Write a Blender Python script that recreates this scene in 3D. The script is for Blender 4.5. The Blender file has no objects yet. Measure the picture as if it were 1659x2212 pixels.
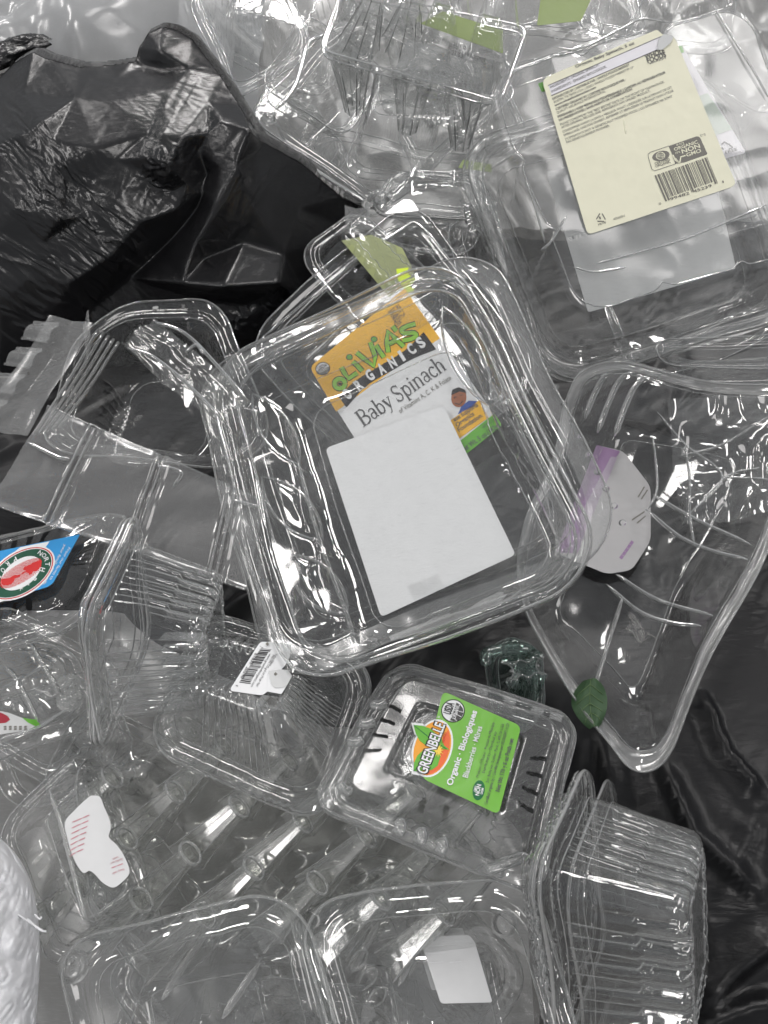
import bpy, math, random
import numpy as np

# ------------------------------------------------------------------ camera, world, lamps, exposure
scene = bpy.context.scene
TH = math.radians(28.0)                      # optical axis tilted 28 degrees off the vertical
CAM = np.array([0.0, -0.235, 0.54])
FWD = np.array([0.0, math.sin(TH), -math.cos(TH)])
UPV = np.array([0.0, math.cos(TH), math.sin(TH)])
RGT = np.array([1.0, 0.0, 0.0])
FOV = math.radians(60.0)
FP = 1106.0 / math.tan(FOV / 2)              # focal length in the units measured on the photo (1659 x 2212)

cd = bpy.data.cameras.new("camera")
cd.sensor_fit = 'VERTICAL'; cd.angle_y = FOV; cd.clip_start = 0.01; cd.clip_end = 50
cam = bpy.data.objects.new("camera", cd)
cam.location = CAM; cam.rotation_euler = (TH, 0, 0)
scene.collection.objects.link(cam); scene.camera = cam

w = bpy.data.worlds.new("World"); scene.world = w; w.use_nodes = True
bg = w.node_tree.nodes["Background"]
bg.inputs[0].default_value = (0.93, 0.96, 1.0, 1); bg.inputs[1].default_value = 0.23

def lamp(name, loc, target, sx, sy, power, col=(1, 0.97, 0.95)):
    ld = bpy.data.lights.new(name, 'AREA'); ld.shape = 'RECTANGLE'; ld.size = sx; ld.size_y = sy
    ld.energy = power; ld.color = col
    o = bpy.data.objects.new(name, ld); o.location = loc
    d = np.array(target) - np.array(loc)
    from mathutils import Vector
    o.rotation_euler = Vector(d.tolist()).to_track_quat('-Z', 'Y').to_euler()
    scene.collection.objects.link(o)
# ceiling panels placed for glare; the wide one added for the tub's soft sheen
for lx, ly, sx, sy, pw in [(0.17, 1.70, 0.32, 1.1, 15), (1.2, 0.22, 0.9, 0.75, 7), (-0.75, 3.8, 0.45, 1.2, 28), (1.4, 4.3, 0.45, 1.2, 28)]:
    lamp("ceiling_panel", (lx, ly, 2.15), (lx, ly, 0), sx, sy, pw)
# added thin tubes, placed to streak the clear plastic with highlights
for lx, ly in [(-1.60, 0.0), (-3.15, -0.85), (3.1, -0.6), (0.9, 2.9), (-1.9, 2.9), (2.3, 1.6), (0.0, -1.9), (-3.0, 1.6)]:
    lamp("highlight_tube", (lx, ly, 2.25), (lx, ly, 0), 0.12, 1.20, 13)

vs = scene.view_settings
vs.view_transform = 'Standard'; vs.look = 'None'; vs.gamma = 1.0; vs.use_curve_mapping = False; vs.exposure = 0.35
cy = scene.cycles
cy.max_bounces = 8; cy.diffuse_bounces = 1; cy.glossy_bounces = 2; cy.transmission_bounces = 8
cy.transparent_max_bounces = 32
cy.use_adaptive_sampling = True; cy.adaptive_threshold = 0.05; cy.time_limit = 1000; cy.adaptive_min_samples = 12; cy.caustics_reflective = False; cy.caustics_refractive = False
cy.sample_clamp_indirect = 4.0
try:
    cy.use_denoising = True; cy.denoiser = 'OPENIMAGEDENOISE'
except Exception:
    pass

# ------------------------------------------------------------------ measuring helpers (photo point -> point in the place)
def ray(p):
    return FWD + RGT * ((p[0] - 829.5) / FP) + UPV * ((1106.0 - p[1]) / FP)
def at(p, d):
    return CAM + ray(p) * d
def at_z(p, z):
    r = ray(p); return CAM + r * ((z - CAM[2]) / r[2])
def dep(py, z):
    r = ray((829.5, py)); return (z - CAM[2]) / r[2]
def hit(p, plane):
    O, n = plane; r = ray(p); return CAM + r * (np.dot(O - CAM, n) / np.dot(r, n))
def proj(V):
    d = V - CAM; z = d @ FWD
    return np.stack([829.5 + FP * (d @ RGT) / z, 1106 - FP * (d @ UPV) / z], -1)
def unit(v):
    return v / np.linalg.norm(v)
def CR(x0, y0, x1):
    k = (x1 - x0) / 1659.0
    return lambda x, y: ((x0 + k * x) / 1.50693, (y0 + k * y) / 1.50693)

# ------------------------------------------------------------------ object helpers
COL = scene.collection
class Thing:
    pass
def thing(name, label, cat, loc, group=None):
    o = bpy.data.objects.new(name, None); o.empty_display_size = 0.01
    o.location = [float(a) for a in loc]; COL.objects.link(o)
    o["label"] = label; o["category"] = cat
    if group: o["group"] = group
    t = Thing(); t.o = o; t.loc = np.array(loc, float); return t
def mesh_obj(name, V, F, mat, t, parent=None, smooth=True, label=None):
    V = np.asarray(V, float) - (t.loc if t is not None else 0)
    me = bpy.data.meshes.new(name); me.from_pydata(V.tolist(), [], F if isinstance(F, list) else F.tolist())
    if smooth: me.polygons.foreach_set("use_smooth", [True] * len(me.polygons))
    me.materials.append(mat); me.update()
    o = bpy.data.objects.new(name, me); COL.objects.link(o)
    p = parent if parent is not None else (t.o if t is not None else None)
    if p is not None: o.parent = p
    if label: o["label"] = label
    return o

# value noise
def vnoise(x, y, seed=0):
    def h(i, j):
        n = (i * 374761393 + j * 668265263 + seed * 982451653) & 0x7fffffff
        n = ((n ^ (n >> 13)) * 1274126177) & 0x7fffffff
        return ((n ^ (n >> 16)) & 0xffff) / 32768.0 - 1.0
    xi = np.floor(x).astype(np.int64); yi = np.floor(y).astype(np.int64)
    fx = x - xi; fy = y - yi
    fx = fx * fx * (3 - 2 * fx); fy = fy * fy * (3 - 2 * fy)
    a = h(xi, yi) * (1 - fx) + h(xi + 1, yi) * fx
    b = h(xi, yi + 1) * (1 - fx) + h(xi + 1, yi + 1) * fx
    return a * (1 - fy) + b * fy
def sstep(a, b, x):
    t = np.clip((x - a) / (b - a), 0, 1); return t * t * (3 - 2 * t)

# ------------------------------------------------------------------ materials
def newmat(name):
    m = bpy.data.materials.new(name); m.use_nodes = True
    nt = m.node_tree; nt.nodes.clear()
    return m, nt, nt.nodes.new("ShaderNodeOutputMaterial")
def N(nt, t, **kw):
    n = nt.nodes.new(t)
    for k, v in kw.items():
        if isinstance(k, str) and hasattr(n, k): setattr(n, k, v)
    return n
def mth(nt, op, a, b=None, clamp=False):
    n = nt.nodes.new("ShaderNodeMath"); n.operation = op; n.use_clamp = clamp
    for i, v in enumerate((a, b)):
        if v is None: continue
        if isinstance(v, (int, float)): n.inputs[i].default_value = v
        else: nt.links.new(v, n.inputs[i])
    return n.outputs[0]

def plastic(name, tint=(0.96, 0.964, 0.962), haze=0.050, hedge=0.22, rough=0.05, r0=0.09, hcol=(0.84, 0.845, 0.84), dirt=0.7):
    """thin clear sheet: see-through, mirror-like by angle, with a little milky scatter and scuffing"""
    m, nt, out = newmat(name); L = nt.links.new
    lw = N(nt, "ShaderNodeLayerWeight"); lw.inputs["Blend"].default_value = 0.5
    f = lw.outputs["Facing"]
    R = mth(nt, 'ADD', r0, mth(nt, 'MULTIPLY', mth(nt, 'POWER', f, 4.0), 0.80), clamp=True)
    hz = mth(nt, 'ADD', haze, mth(nt, 'MULTIPLY', mth(nt, 'POWER', f, 2.5), hedge))
    if dirt:
        tc = N(nt, "ShaderNodeTexCoord")
        mp = N(nt, "ShaderNodeMapping"); mp.inputs["Scale"].default_value = (1, 9, 3); mp.inputs["Rotation"].default_value = (0.4, 0.2, 0.9)
        L(tc.outputs["Object"], mp.inputs["Vector"])
        n3 = N(nt, "ShaderNodeTexNoise"); n3.inputs["Scale"].default_value = 150; n3.inputs["Detail"].default_value = 2; n3.inputs["Roughness"].default_value = 0.75
        L(mp.outputs[0], n3.inputs["Vector"])
        hz = mth(nt, 'ADD', hz, mth(nt, 'MULTIPLY', mth(nt, 'SUBTRACT', n3.outputs[0], 0.52), dirt * 0.6, clamp=True), clamp=True)
    tr = N(nt, "ShaderNodeBsdfTransparent"); tr.inputs[0].default_value = (*tint, 1)
    df = N(nt, "ShaderNodeBsdfDiffuse"); df.inputs[0].default_value = (*hcol, 1)
    tl = N(nt, "ShaderNodeBsdfTranslucent"); tl.inputs[0].default_value = (*hcol, 1)
    md = N(nt, "ShaderNodeMixShader"); md.inputs[0].default_value = 0.45; L(df.outputs[0], md.inputs[1]); L(tl.outputs[0], md.inputs[2])
    m1 = N(nt, "ShaderNodeMixShader"); L(hz, m1.inputs[0]); L(tr.outputs[0], m1.inputs[1]); L(md.outputs[0], m1.inputs[2])
    gl = N(nt, "ShaderNodeBsdfGlossy"); gl.inputs["Roughness"].default_value = rough; gl.inputs[0].default_value = (1, 1, 1, 1)
    m2 = N(nt, "ShaderNodeMixShader"); L(R, m2.inputs[0]); L(m1.outputs[0], m2.inputs[1]); L(gl.outputs[0], m2.inputs[2])
    L(m2.outputs[0], out.inputs[0])
    return m

PET = plastic("clear_pet")
PET_FINE = plastic("clear_pet_smooth", haze=0.034, hedge=0.2, dirt=0.65)
PET_CR = plastic("clear_pet_crumpled", haze=0.048, hedge=0.22, rough=0.08)
PET_HZ = plastic("hazy_pet", haze=0.20, hedge=0.3, rough=0.14, dirt=0.6)
PET_FR = plastic("frosted_pet_edge", haze=0.42, hedge=0.25, rough=0.22, dirt=0)
def solid_pet(name, milk, rough=0.04):
    """thick rolled edges and moulded beads: solid clear plastic, slightly stress-whitened"""
    m, nt, out = newmat(name); L = nt.links.new
    g = N(nt, "ShaderNodeBsdfGlass"); g.inputs["IOR"].default_value = 1.42; g.inputs["Roughness"].default_value = rough; g.inputs[0].default_value = (0.97, 0.975, 0.97, 1)
    d = N(nt, "ShaderNodeBsdfDiffuse"); d.inputs[0].default_value = (0.85, 0.86, 0.86, 1)
    mx = N(nt, "ShaderNodeMixShader"); mx.inputs[0].default_value = milk; L(g.outputs[0], mx.inputs[1]); L(d.outputs[0], mx.inputs[2]); L(mx.outputs[0], out.inputs[0])
    return m
PET_RIM = solid_pet("pet_rolled_edge", 0.16)
PET_BEAD = solid_pet("pet_formed_bead", 0.13)
PET_TUB = plastic("clear_tub_sheet", haze=0.07, hedge=0.22, rough=0.17, dirt=0.6)
POST = plastic("clear_carton_plastic", tint=(0.955, 0.96, 0.94), haze=0.07, hedge=0.2, rough=0.12, r0=0.13, dirt=0.5)
PET_WALL = plastic("scuffed_pet_wall", haze=0.21, hedge=0.3, rough=0.16, dirt=0.7)
PET_GR = plastic("green_tinted_pet", tint=(0.72, 0.82, 0.78), haze=0.02, hedge=0.1, hcol=(0.5, 0.62, 0.58), dirt=0)
FILM2 = plastic("crumpled_clear_film", haze=0.24, hedge=0.3, rough=0.30, dirt=0.4)
FILM = plastic("clear_bag_film", tint=(0.95, 0.96, 0.97), haze=0.55, hedge=0.3, rough=0.2, hcol=(0.86, 0.88, 0.9), dirt=0.3)

def paint(name, col, rough=0.45, spec=0.35, var=0.04, bump=0.0):
    m, nt, out = newmat(name); L = nt.links.new
    b = N(nt, "ShaderNodeBsdfPrincipled"); b.inputs["Roughness"].default_value = rough
    b.inputs["Specular IOR Level"].default_value = spec
    tc = N(nt, "ShaderNodeTexCoord"); n = N(nt, "ShaderNodeTexNoise"); n.inputs["Scale"].default_value = 120; n.inputs["Detail"].default_value = 4
    L(tc.outputs["Object"], n.inputs["Vector"])
    mx = N(nt, "ShaderNodeMix"); mx.data_type = 'RGBA'
    mx.inputs[6].default_value = tuple(c * (1 - var) for c in col) + (1,); mx.inputs[7].default_value = tuple(min(1, c * (1 + var)) for c in col) + (1,)
    L(n.outputs[0], mx.inputs[0]); L(mx.outputs[2], b.inputs["Base Color"])
    if not bump:
        n2 = N(nt, "ShaderNodeTexNoise"); n2.inputs["Scale"].default_value = 34; n2.inputs["Detail"].default_value = 3; L(tc.outputs["Object"], n2.inputs["Vector"])
        bp = N(nt, "ShaderNodeBump"); bp.inputs["Strength"].default_value = 0.35; bp.inputs["Distance"].default_value = 0.003
        L(n2.outputs[0], bp.inputs["Height"]); L(bp.outputs[0], b.inputs["Normal"])
    if bump:
        bp = N(nt, "ShaderNodeBump"); bp.inputs["Strength"].default_value = bump; bp.inputs["Distance"].default_value = 0.001
        L(n.outputs[0], bp.inputs["Height"]); L(bp.outputs[0], b.inputs["Normal"])
    L(b.outputs[0], out.inputs[0]); return m
def srgb(r, g, b):
    f = lambda c: (c / 12.92 if c <= 0.04045 else ((c + 0.055) / 1.055) ** 2.4)
    return (f(r / 255), f(g / 255), f(b / 255))
WHITE = paint("paper_white", (0.80, 0.81, 0.82), 0.5)
GHOST = paint("show_through_print", (0.77, 0.78, 0.79), 0.5)
GREYW = paint("paper_grey", (0.60, 0.61, 0.61), 0.5)
YEL = paint("print_yellow", srgb(248, 190, 60)); BLK = paint("print_black", (0.02, 0.02, 0.022)); GRN = paint("print_green", srgb(105, 178, 62))
LGRN = paint("print_leaf_green", srgb(150, 205, 70)); INK = paint("print_dark_ink", (0.10, 0.10, 0.105)); MINK = paint("print_grey_ink", srgb(120, 118, 112))
BROWN = paint("print_brown", srgb(160, 98, 66)); BLUE = paint("print_blue", srgb(55, 85, 160)); TAN = paint("print_tan", srgb(225, 180, 140))
CREAM = paint("label_cream", srgb(233, 231, 208), 0.42); BAND = paint("label_white_band", srgb(232, 230, 235), 0.4)
BGRN = paint("label_bright_green", srgb(112, 178, 62), 0.3, 0.5); DGRN = paint("print_dark_green", srgb(28, 105, 62)); ORG = paint("print_orange", srgb(240, 165, 60))
RORG = paint("print_red_orange", srgb(232, 110, 62)); SUN = paint("print_sun", srgb(250, 215, 90))
SKYB = paint("label_sky_blue", srgb(52, 150, 215), 0.35); BOTG = paint("print_bottle_green", srgb(25, 80, 60)); RED = paint("print_red", srgb(205, 45, 45)); PINK = paint("print_pink", srgb(222, 165, 165))
YGRN = paint("label_yellow_green", srgb(205, 228, 40), 0.4); PURP = paint("label_purple", srgb(150, 122, 158), 0.45); LILAC = paint("label_lilac", srgb(172, 160, 176), 0.45); DIM = paint("label_veiled_grey", (0.44, 0.435, 0.44), 0.5)  # purple, lilac and dim grey carry the veil of hazy plastic above
SOFTW = paint("paper_veiled_white", (0.66, 0.665, 0.67), 0.5)
OLIVE = paint("label_olive_green", srgb(120, 136, 80), 0.45)  # green greyed to include the haze of the plastic over it
FLOORM = paint("grey_concrete", (0.13, 0.127, 0.123), 0.7, var=0.2)

def bagmat(name, col, rough, scale, bump, spec=0.5, stretch=(1, 3, 1), trans=0.0):
    m, nt, out = newmat(name); L = nt.links.new
    b = N(nt, "ShaderNodeBsdfPrincipled"); b.inputs["Base Color"].default_value = (*col, 1); b.inputs["Roughness"].default_value = rough
    b.inputs["Specular IOR Level"].default_value = spec
    tc = N(nt, "ShaderNodeTexCoord"); mp = N(nt, "ShaderNodeMapping"); mp.inputs["Scale"].default_value = stretch; mp.inputs["Rotation"].default_value = (0, 0, 0.7)
    L(tc.outputs["Object"], mp.inputs["Vector"])
    n1 = N(nt, "ShaderNodeTexNoise"); n1.inputs["Scale"].default_value = scale; n1.inputs["Detail"].default_value = 4; n1.inputs["Distortion"].default_value = 0.6
    L(mp.outputs[0], n1.inputs["Vector"])
    v = N(nt, "ShaderNodeTexVoronoi"); v.feature = 'DISTANCE_TO_EDGE'; v.inputs["Scale"].default_value = scale * 1.6
    wrp = N(nt, "ShaderNodeMix"); wrp.data_type = 'RGBA'; wrp.inputs[0].default_value = 0.012
    L(mp.outputs[0], wrp.inputs[6]); L(n1.outputs[1], wrp.inputs[7]); L(wrp.outputs[2], v.inputs["Vector"])
    hh = mth(nt, 'ADD', n1.outputs[0], mth(nt, 'MULTIPLY', mth(nt, 'MINIMUM', v.outputs[0], 0.3), 0.45))
    n4 = N(nt, "ShaderNodeTexNoise"); n4.inputs["Scale"].default_value = 14; L(tc.outputs["Object"], n4.inputs["Vector"])
    bs = mth(nt, 'MULTIPLY', sub(nt, n4.outputs[0]), bump)
    bp = N(nt, "ShaderNodeBump"); bp.inputs["Distance"].default_value = 0.004
    L(bs, bp.inputs["Strength"]); L(hh, bp.inputs["Height"]); L(bp.outputs[0], b.inputs["Normal"])
    if trans:
        tl = N(nt, "ShaderNodeBsdfTranslucent"); tl.inputs[0].default_value = (*col, 1)
        mx = N(nt, "ShaderNodeMixShader"); mx.inputs[0].default_value = trans; L(b.outputs[0], mx.inputs[1]); L(tl.outputs[0], mx.inputs[2]); L(mx.outputs[0], out.inputs[0])
    else:
        L(b.outputs[0], out.inputs[0])
    return m
def sub(nt, s):
    n = nt.nodes.new("ShaderNodeMapRange"); n.inputs[1].default_value = 0.38; n.inputs[2].default_value = 0.68; n.inputs[3].default_value = 0.15; n.inputs[4].default_value = 1.0
    nt.links.new(s, n.inputs[0]); return n.outputs[0]
BLACKBAG = bagmat("black_bag_film", (0.009, 0.009, 0.010), 0.26, 55, 0.10, spec=0.65)
BLACKBAG2 = bagmat("black_bag_film_dull", (0.008, 0.008, 0.009), 0.34, 30, 0.30, spec=0.35)
WHITEBAG = bagmat("white_woven_bag", (0.88, 0.885, 0.91), 0.42, 85, 0.13, stretch=(1, 22, 1), trans=0.12)

def leafmat():
    m, nt, out = newmat("spinach_leaf"); L = nt.links.new
    b = N(nt, "ShaderNodeBsdfPrincipled"); b.inputs["Roughness"].default_value = 0.6
    tc = N(nt, "ShaderNodeTexCoord"); n = N(nt, "ShaderNodeTexNoise"); n.inputs["Scale"].default_value = 160; n.inputs["Detail"].default_value = 4
    L(tc.outputs["Object"], n.inputs["Vector"])
    cr = N(nt, "ShaderNodeValToRGB"); cr.color_ramp.elements[0].color = (0.014, 0.042, 0.014, 1); cr.color_ramp.elements[1].color = (0.045, 0.10, 0.04, 1)
    L(n.outputs[0], cr.inputs[0]); L(cr.outputs[0], b.inputs["Base Color"]); L(b.outputs[0], out.inputs[0]); return m
LEAF = leafmat()

# ------------------------------------------------------------------ frames
class Frame:
    """four flange corners in space (top-left, top-right, bottom-right, bottom-left as seen) and an axis"""
    def __init__(s, Q, n=None):
        s.Q = [np.array(q, float) for q in Q]
        s.c = sum(s.Q) / 4
        s.w = 0.5 * (np.linalg.norm(s.Q[1] - s.Q[0]) + np.linalg.norm(s.Q[2] - s.Q[3]))
        s.l = 0.5 * (np.linalg.norm(s.Q[3] - s.Q[0]) + np.linalg.norm(s.Q[2] - s.Q[1]))
        nn = unit(np.cross(s.Q[1] + s.Q[2] - s.Q[0] - s.Q[3], s.Q[0] + s.Q[1] - s.Q[2] - s.Q[3]))
        if np.dot(nn, CAM - s.c) < 0: nn = -nn
        s.n0 = nn
        s.n = nn if n is None else n
    def map(s, x, y, z):
        u = (x / s.w + 0.5)[..., None]; v = (0.5 - y / s.l)[..., None]
        P = (1 - u) * (1 - v) * s.Q[0] + u * (1 - v) * s.Q[1] + u * v * s.Q[2] + (1 - u) * v * s.Q[3]
        return P + z[..., None] * s.n
    def plane(s, off):
        return (s.c + s.n * off, s.n0)
    def axis_to(s, p, H, toward=True):
        """tilt the axis so that the panel centre, H away, lies on the sight line of p"""
        d0 = np.dot(s.c - CAM, FWD); r = ray(p)
        lo = CAM + r * d0
        # point on that line at distance H from the flange plane
        O = s.c + s.n0 * (H if toward else -H)
        X = hit(p, (O, s.n0))
        a = (X - s.c) / H
        s.n = a if toward else -a
        return s
def quad_par(c4, z):
    R = np.array([ray(p) for p in c4])
    A = np.stack([R[0], -R[1], R[2], -R[3]], 1)
    d = np.linalg.svd(A)[2][-1]
    d = d / d.mean()
    cen = np.mean(c4, 0)
    d = d * dep(cen[1], z)
    return Frame([CAM + R[i] * d[i] for i in range(4)])
def quad_flat(c4, z):
    zs = z if isinstance(z, (list, tuple)) else [z] * 4
    return Frame([at_z(p, q) for p, q in zip(c4, zs)])
def quad_depth(c4, ds):
    return Frame([at(p, d) for p, d in zip(c4, ds)])

# ------------------------------------------------------------------ thermoformed shells
def ring(w, l, r, ns, nc):
    pts = []; nor = []; sd = []; q = []
    hw, hl = w / 2, l / 2
    sides = [((hw, -hl + r), (hw, hl - r), (1, 0)), ((hw - r, hl), (-hw + r, hl), (0, 1)), ((-hw, hl - r), (-hw, -hl + r), (-1, 0)), ((-hw + r, -hl), (hw - r, -hl), (0, -1))]
    cc = [((hw - r, hl - r), 0), ((-hw + r, hl - r), 90), ((-hw + r, -hl + r), 180), ((hw - r, -hl + r), 270)]
    for i in range(4):
        a, b, n = sides[i]; t = np.linspace(0, 1, ns, endpoint=True)
        for tt in t:
            pts.append((a[0] + (b[0] - a[0]) * tt, a[1] + (b[1] - a[1]) * tt)); nor.append(n); sd.append(i); q.append(tt - 0.5)
        (cx, cyy), a0 = cc[i]
        for k in range(1, nc):
            an = math.radians(a0 + 90 * k / nc); n = (math.cos(an), math.sin(an))
            pts.append((cx + r * n[0], cyy + r * n[1])); nor.append(n); sd.append(-1 - i); q.append(k / nc - 0.5)
    return np.array(pts), np.array(nor), np.array(sd), np.array(q)

def tray_profile(depth, flange=0.008, draft=0.012, fil=0.006, lip=0.0025, nw=14, groove=0.0012):
    P = [(0, -lip), (0, -lip * 0.4), (0.0004, 0), (flange * 0.3, 0), (flange * 0.38, groove), (flange * 0.62, groove), (flange * 0.7, 0), (flange * 0.92, 0.0), (flange + 0.0008, 0.0006)]
    T = [0] * len(P)
    a = (flange + 0.0015, 0.002); b = (flange + 0.0015 + draft, depth - fil)
    for k in range(nw + 1):
        t = k / nw; P.append((a[0] + (b[0] - a[0]) * t, a[1] + (b[1] - a[1]) * t)); T.append(0.02 + 0.86 * t)
    for k in range(1, 6):
        an = math.pi / 2 * k / 5
        P.append((b[0] + fil * (1 - math.cos(an)), b[1] + fil * math.sin(an))); T.append(0.88 + 0.12 * k / 5)
    return P, T
def lid_profile(h1=0.006, flange=0.008, shelf=0.014, h2=0.004, draft=0.003):
    P = [(0, -0.003), (0, -0.001), (0.0004, 0), (flange * 0.3, 0), (flange * 0.4, 0.0012), (flange * 0.65, 0.0012), (flange * 0.75, 0), (flange, 0)]
    x = flange + draft
    P += [(x - 0.001, h1 * 0.3), (x, h1 * 0.7), (x + 0.0006, h1 * 0.93), (x + 0.0016, h1)]
    for k in range(1, 8): P.append((x + 0.0016 + shelf * k / 7, h1))
    y = x + 0.0016 + shelf
    P += [(y + 0.0006, h1 - 0.0010), (y + 0.0016, h1 - 0.0014), (y + 0.0026, h1 - 0.0008), (y + 0.0032, h1 + h2 * 0.5), (y + 0.004, h1 + h2 * 0.92), (y + 0.006, h1 + h2)]
    T = list(np.linspace(0, 1, len(P)))
    return P, T

def shell(name, fr, t, mat, prof, sgn=-1, r=0.02, rib=None, ribamp=0.003, emboss=None, holes=None, ns=40, nc=9, nf=24, warp=0.0012, seed=1, floor=True, parent=None, fwarp=0.25, label=None, cwarp=0.0, wav=1.0, edges=.0004, ridges=()):
    P, T = prof
    X = []; TT = []; SD = []; QQ = []
    for k, ((i, z), tt) in enumerate(zip(P, T)):
        ri = max(r - i * 0.55, 0.004)
        pts, nor, sd, q = ring(fr.w - 2 * i, fr.l - 2 * i, ri, ns, nc)
        if rib is not None:
            pts = pts - nor * (ribamp * rib(sd, q, tt))[:, None]
        X.append(np.column_stack([pts, np.full(len(pts), z * sgn)])); TT.append(np.full(len(pts), tt)); SD.append(sd); QQ.append(q)
    n = len(X[0]); nr = len(X)
    if floor:
        base = X[-1].copy()
        for k in range(1, nf):
            f = 1 - k / nf
            b = base.copy(); b[:, :2] *= f
            X.append(b); TT.append(np.full(n, 1 + k / nf)); SD.append(SD[-1]); QQ.append(QQ[-1])
    V = np.concatenate(X); TTc = np.concatenate(TT); SDc = np.concatenate(SD); QQc = np.concatenate(QQ)
    m = len(X)
    a = np.arange(n); b = (a + 1) % n
    F = []
    for k in range(m - 1):
        F.append(np.column_stack([k * n + a, k * n + b, (k + 1) * n + b, (k + 1) * n + a]))
    F = np.concatenate(F)
    isfl = (TTc > 1.0)
    # uneven sheet: gentle wandering of every wall
    ph = seed * 1.7; x, y, z = V[:, 0].copy(), V[:, 1].copy(), V[:, 2].copy()
    wz = np.where(TTc >= 0.9, fwarp, 1.0)
    V[:, 2] += wz * warp * (np.sin(x * 43 + ph) * np.cos(y * 37 - ph) + 0.6 * np.sin(y * 71 + 2 * ph + x * 20))
    V[:, 0] += warp * 0.8 * np.sin(y * 51 + z * 60 + ph); V[:, 1] += warp * 0.8 * np.sin(x * 47 - z * 55 + ph * 1.3)
    ww = np.where(TTc >= 0.9, fwarp, np.where(TTc < 0.02, 0.4, 1.0)) * wav
    V[:, 2] += ww * (0.0007 * vnoise(x * 62 + seed, y * 62 + z * 40, seed + 40) + 0.00022 * vnoise(x * 190, y * 190 + z * 150, seed + 41))
    V[:, 0] += ww * (0.0006 * vnoise(y * 66, z * 66 + seed, seed + 42) + 0.0002 * vnoise(y * 180, z * 180, seed + 43))
    V[:, 1] += ww * (0.0006 * vnoise(x * 66, z * 66 + seed, seed + 44) + 0.0002 * vnoise(x * 180, z * 180, seed + 45))
    if cwarp:
        k = np.where(TTc < 0.05, 0.25, 1.0)
        c1 = 1 - np.abs(vnoise(x * 34 + 9 * seed, (y + z) * 34, seed)) * 1.6; c2 = 1 - np.abs(vnoise((x - z) * 60 + 5, y * 60 + seed, seed + 3)) * 1.6
        V[:, 2] += k * cwarp * (c1 + 0.5 * c2); V[:, 0] += k * cwarp * 0.7 * vnoise(y * 55, z * 55 + x * 30, seed + 7); V[:, 1] += k * cwarp * 0.7 * vnoise(x * 55, z * 55, seed + 8)
    W = fr.map(V[:, 0], V[:, 1], V[:, 2])
    if emboss is not None:
        px = proj(W); dz = emboss(px, V, TTc)
        W = W + dz[:, None] * fr.n
    if holes is not None:
        fc = F
        tf = TTc[fc].mean(1); qf = QQc[fc].mean(1); sf = SDc[fc].min(1); sm = SDc[fc].max(1)
        keep = ~((sf == sm) & (sf >= 0) & holes(sf, qf, tf, V[fc].mean(1)))
        F = F[keep]
    FL = F.tolist()
    if floor:
        cidx = len(W); W = np.vstack([W, W[(m - 1) * n:].mean(0)])
        for k in range(n):
            FL.append([(m - 1) * n + k, (m - 1) * n + (k + 1) % n, cidx])
    o = mesh_obj(name, W, FL, mat, t, parent, label=label)
    if edges and floor:
        k1 = next(k for k, q in enumerate(T) if q > 0.015)
        for k in ((k1, nr - 1) if len(P) > 12 else ()):
            tube("edge_line_rod", W[k * n:(k + 1) * n][::2], edges, PET_BEAD, t, o, closed=True, ns=5)  # rods added along the bends to draw their bright and dark lines
    if ridges:
        ks = [k for k in range(nr) if 0.03 <= T[k] <= 1.0]
        sd0, q0 = SD[0], QQ[0]
        for side in range(4):
            ix = np.where(sd0 == side)[0]
            for rq in ridges:
                j = ix[np.argmin(np.abs(q0[ix] - rq))]
                tube("pleat_line_rod", np.array([W[k * n + j] for k in ks]), np.linspace(.0003, .0007, len(ks)), PET_BEAD, t, o, closed=False, ns=5)  # added rods give each pleat its bright and dark line
    return o, W[:n]

def tube(name, path, rad, mat, t, parent=None, closed=True, ns=6, flat=1.0, up=None):
    path = np.asarray(path, float); n = len(path)
    V = []; F = []
    for i in range(n):
        if closed: tan = path[(i + 1) % n] - path[i - 1]
        else: tan = path[min(i + 1, n - 1)] - path[max(i - 1, 0)]
        tan = unit(tan + 1e-12)
        u = unit(CAM - path[i]) if up is None else up
        a = unit(np.cross(tan, u)); b = np.cross(a, tan)
        rr = rad if np.isscalar(rad) else rad[i]
        for k in range(ns):
            an = 2 * math.pi * k / ns
            V.append(path[i] + a * rr * math.cos(an) + b * rr * flat * math.sin(an))
    m = n if closed else n - 1
    for i in range(m):
        j = (i + 1) % n
        for k in range(ns):
            F.append([i * ns + k, i * ns + (k + 1) % ns, j * ns + (k + 1) % ns, j * ns + k])
    if not closed:
        F.append(list(range(ns))[::-1]); F.append([(n - 1) * ns + k for k in range(ns)])
    return mesh_obj(name, V, F, mat, t, parent)
def smoothpath(pts, k=8):
    pts = np.array(pts, float)
    if len(pts) == 2: return np.linspace(pts[0], pts[1], k)
    out = []
    P = np.vstack([2 * pts[0] - pts[1], pts, 2 * pts[-1] - pts[-2]])
    for i in range(1, len(P) - 2):
        for s in np.linspace(0, 1, k, endpoint=False):
            p0, p1, p2, p3 = P[i - 1], P[i], P[i + 1], P[i + 2]
            out.append(0.5 * (2 * p1 + (p2 - p0) * s + (2 * p0 - 5 * p1 + 4 * p2 - p3) * s * s + (3 * p1 - p0 - 3 * p2 + p3) * s ** 3))
    out.append(pts[-1]); return np.array(out)
def bead(name, pts, plane, rad, mat, t, parent=None, flat=0.6):
    path = np.array([hit(p, plane) for p in smoothpath(pts)])
    k = np.linspace(0, 1, len(path)); rr = rad * np.clip(np.minimum(k, 1 - k) * 9 + 0.25, 0, 1)
    return tube(name, path, rr, mat, t, parent, closed=False, ns=8, flat=flat, up=plane[1])
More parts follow.
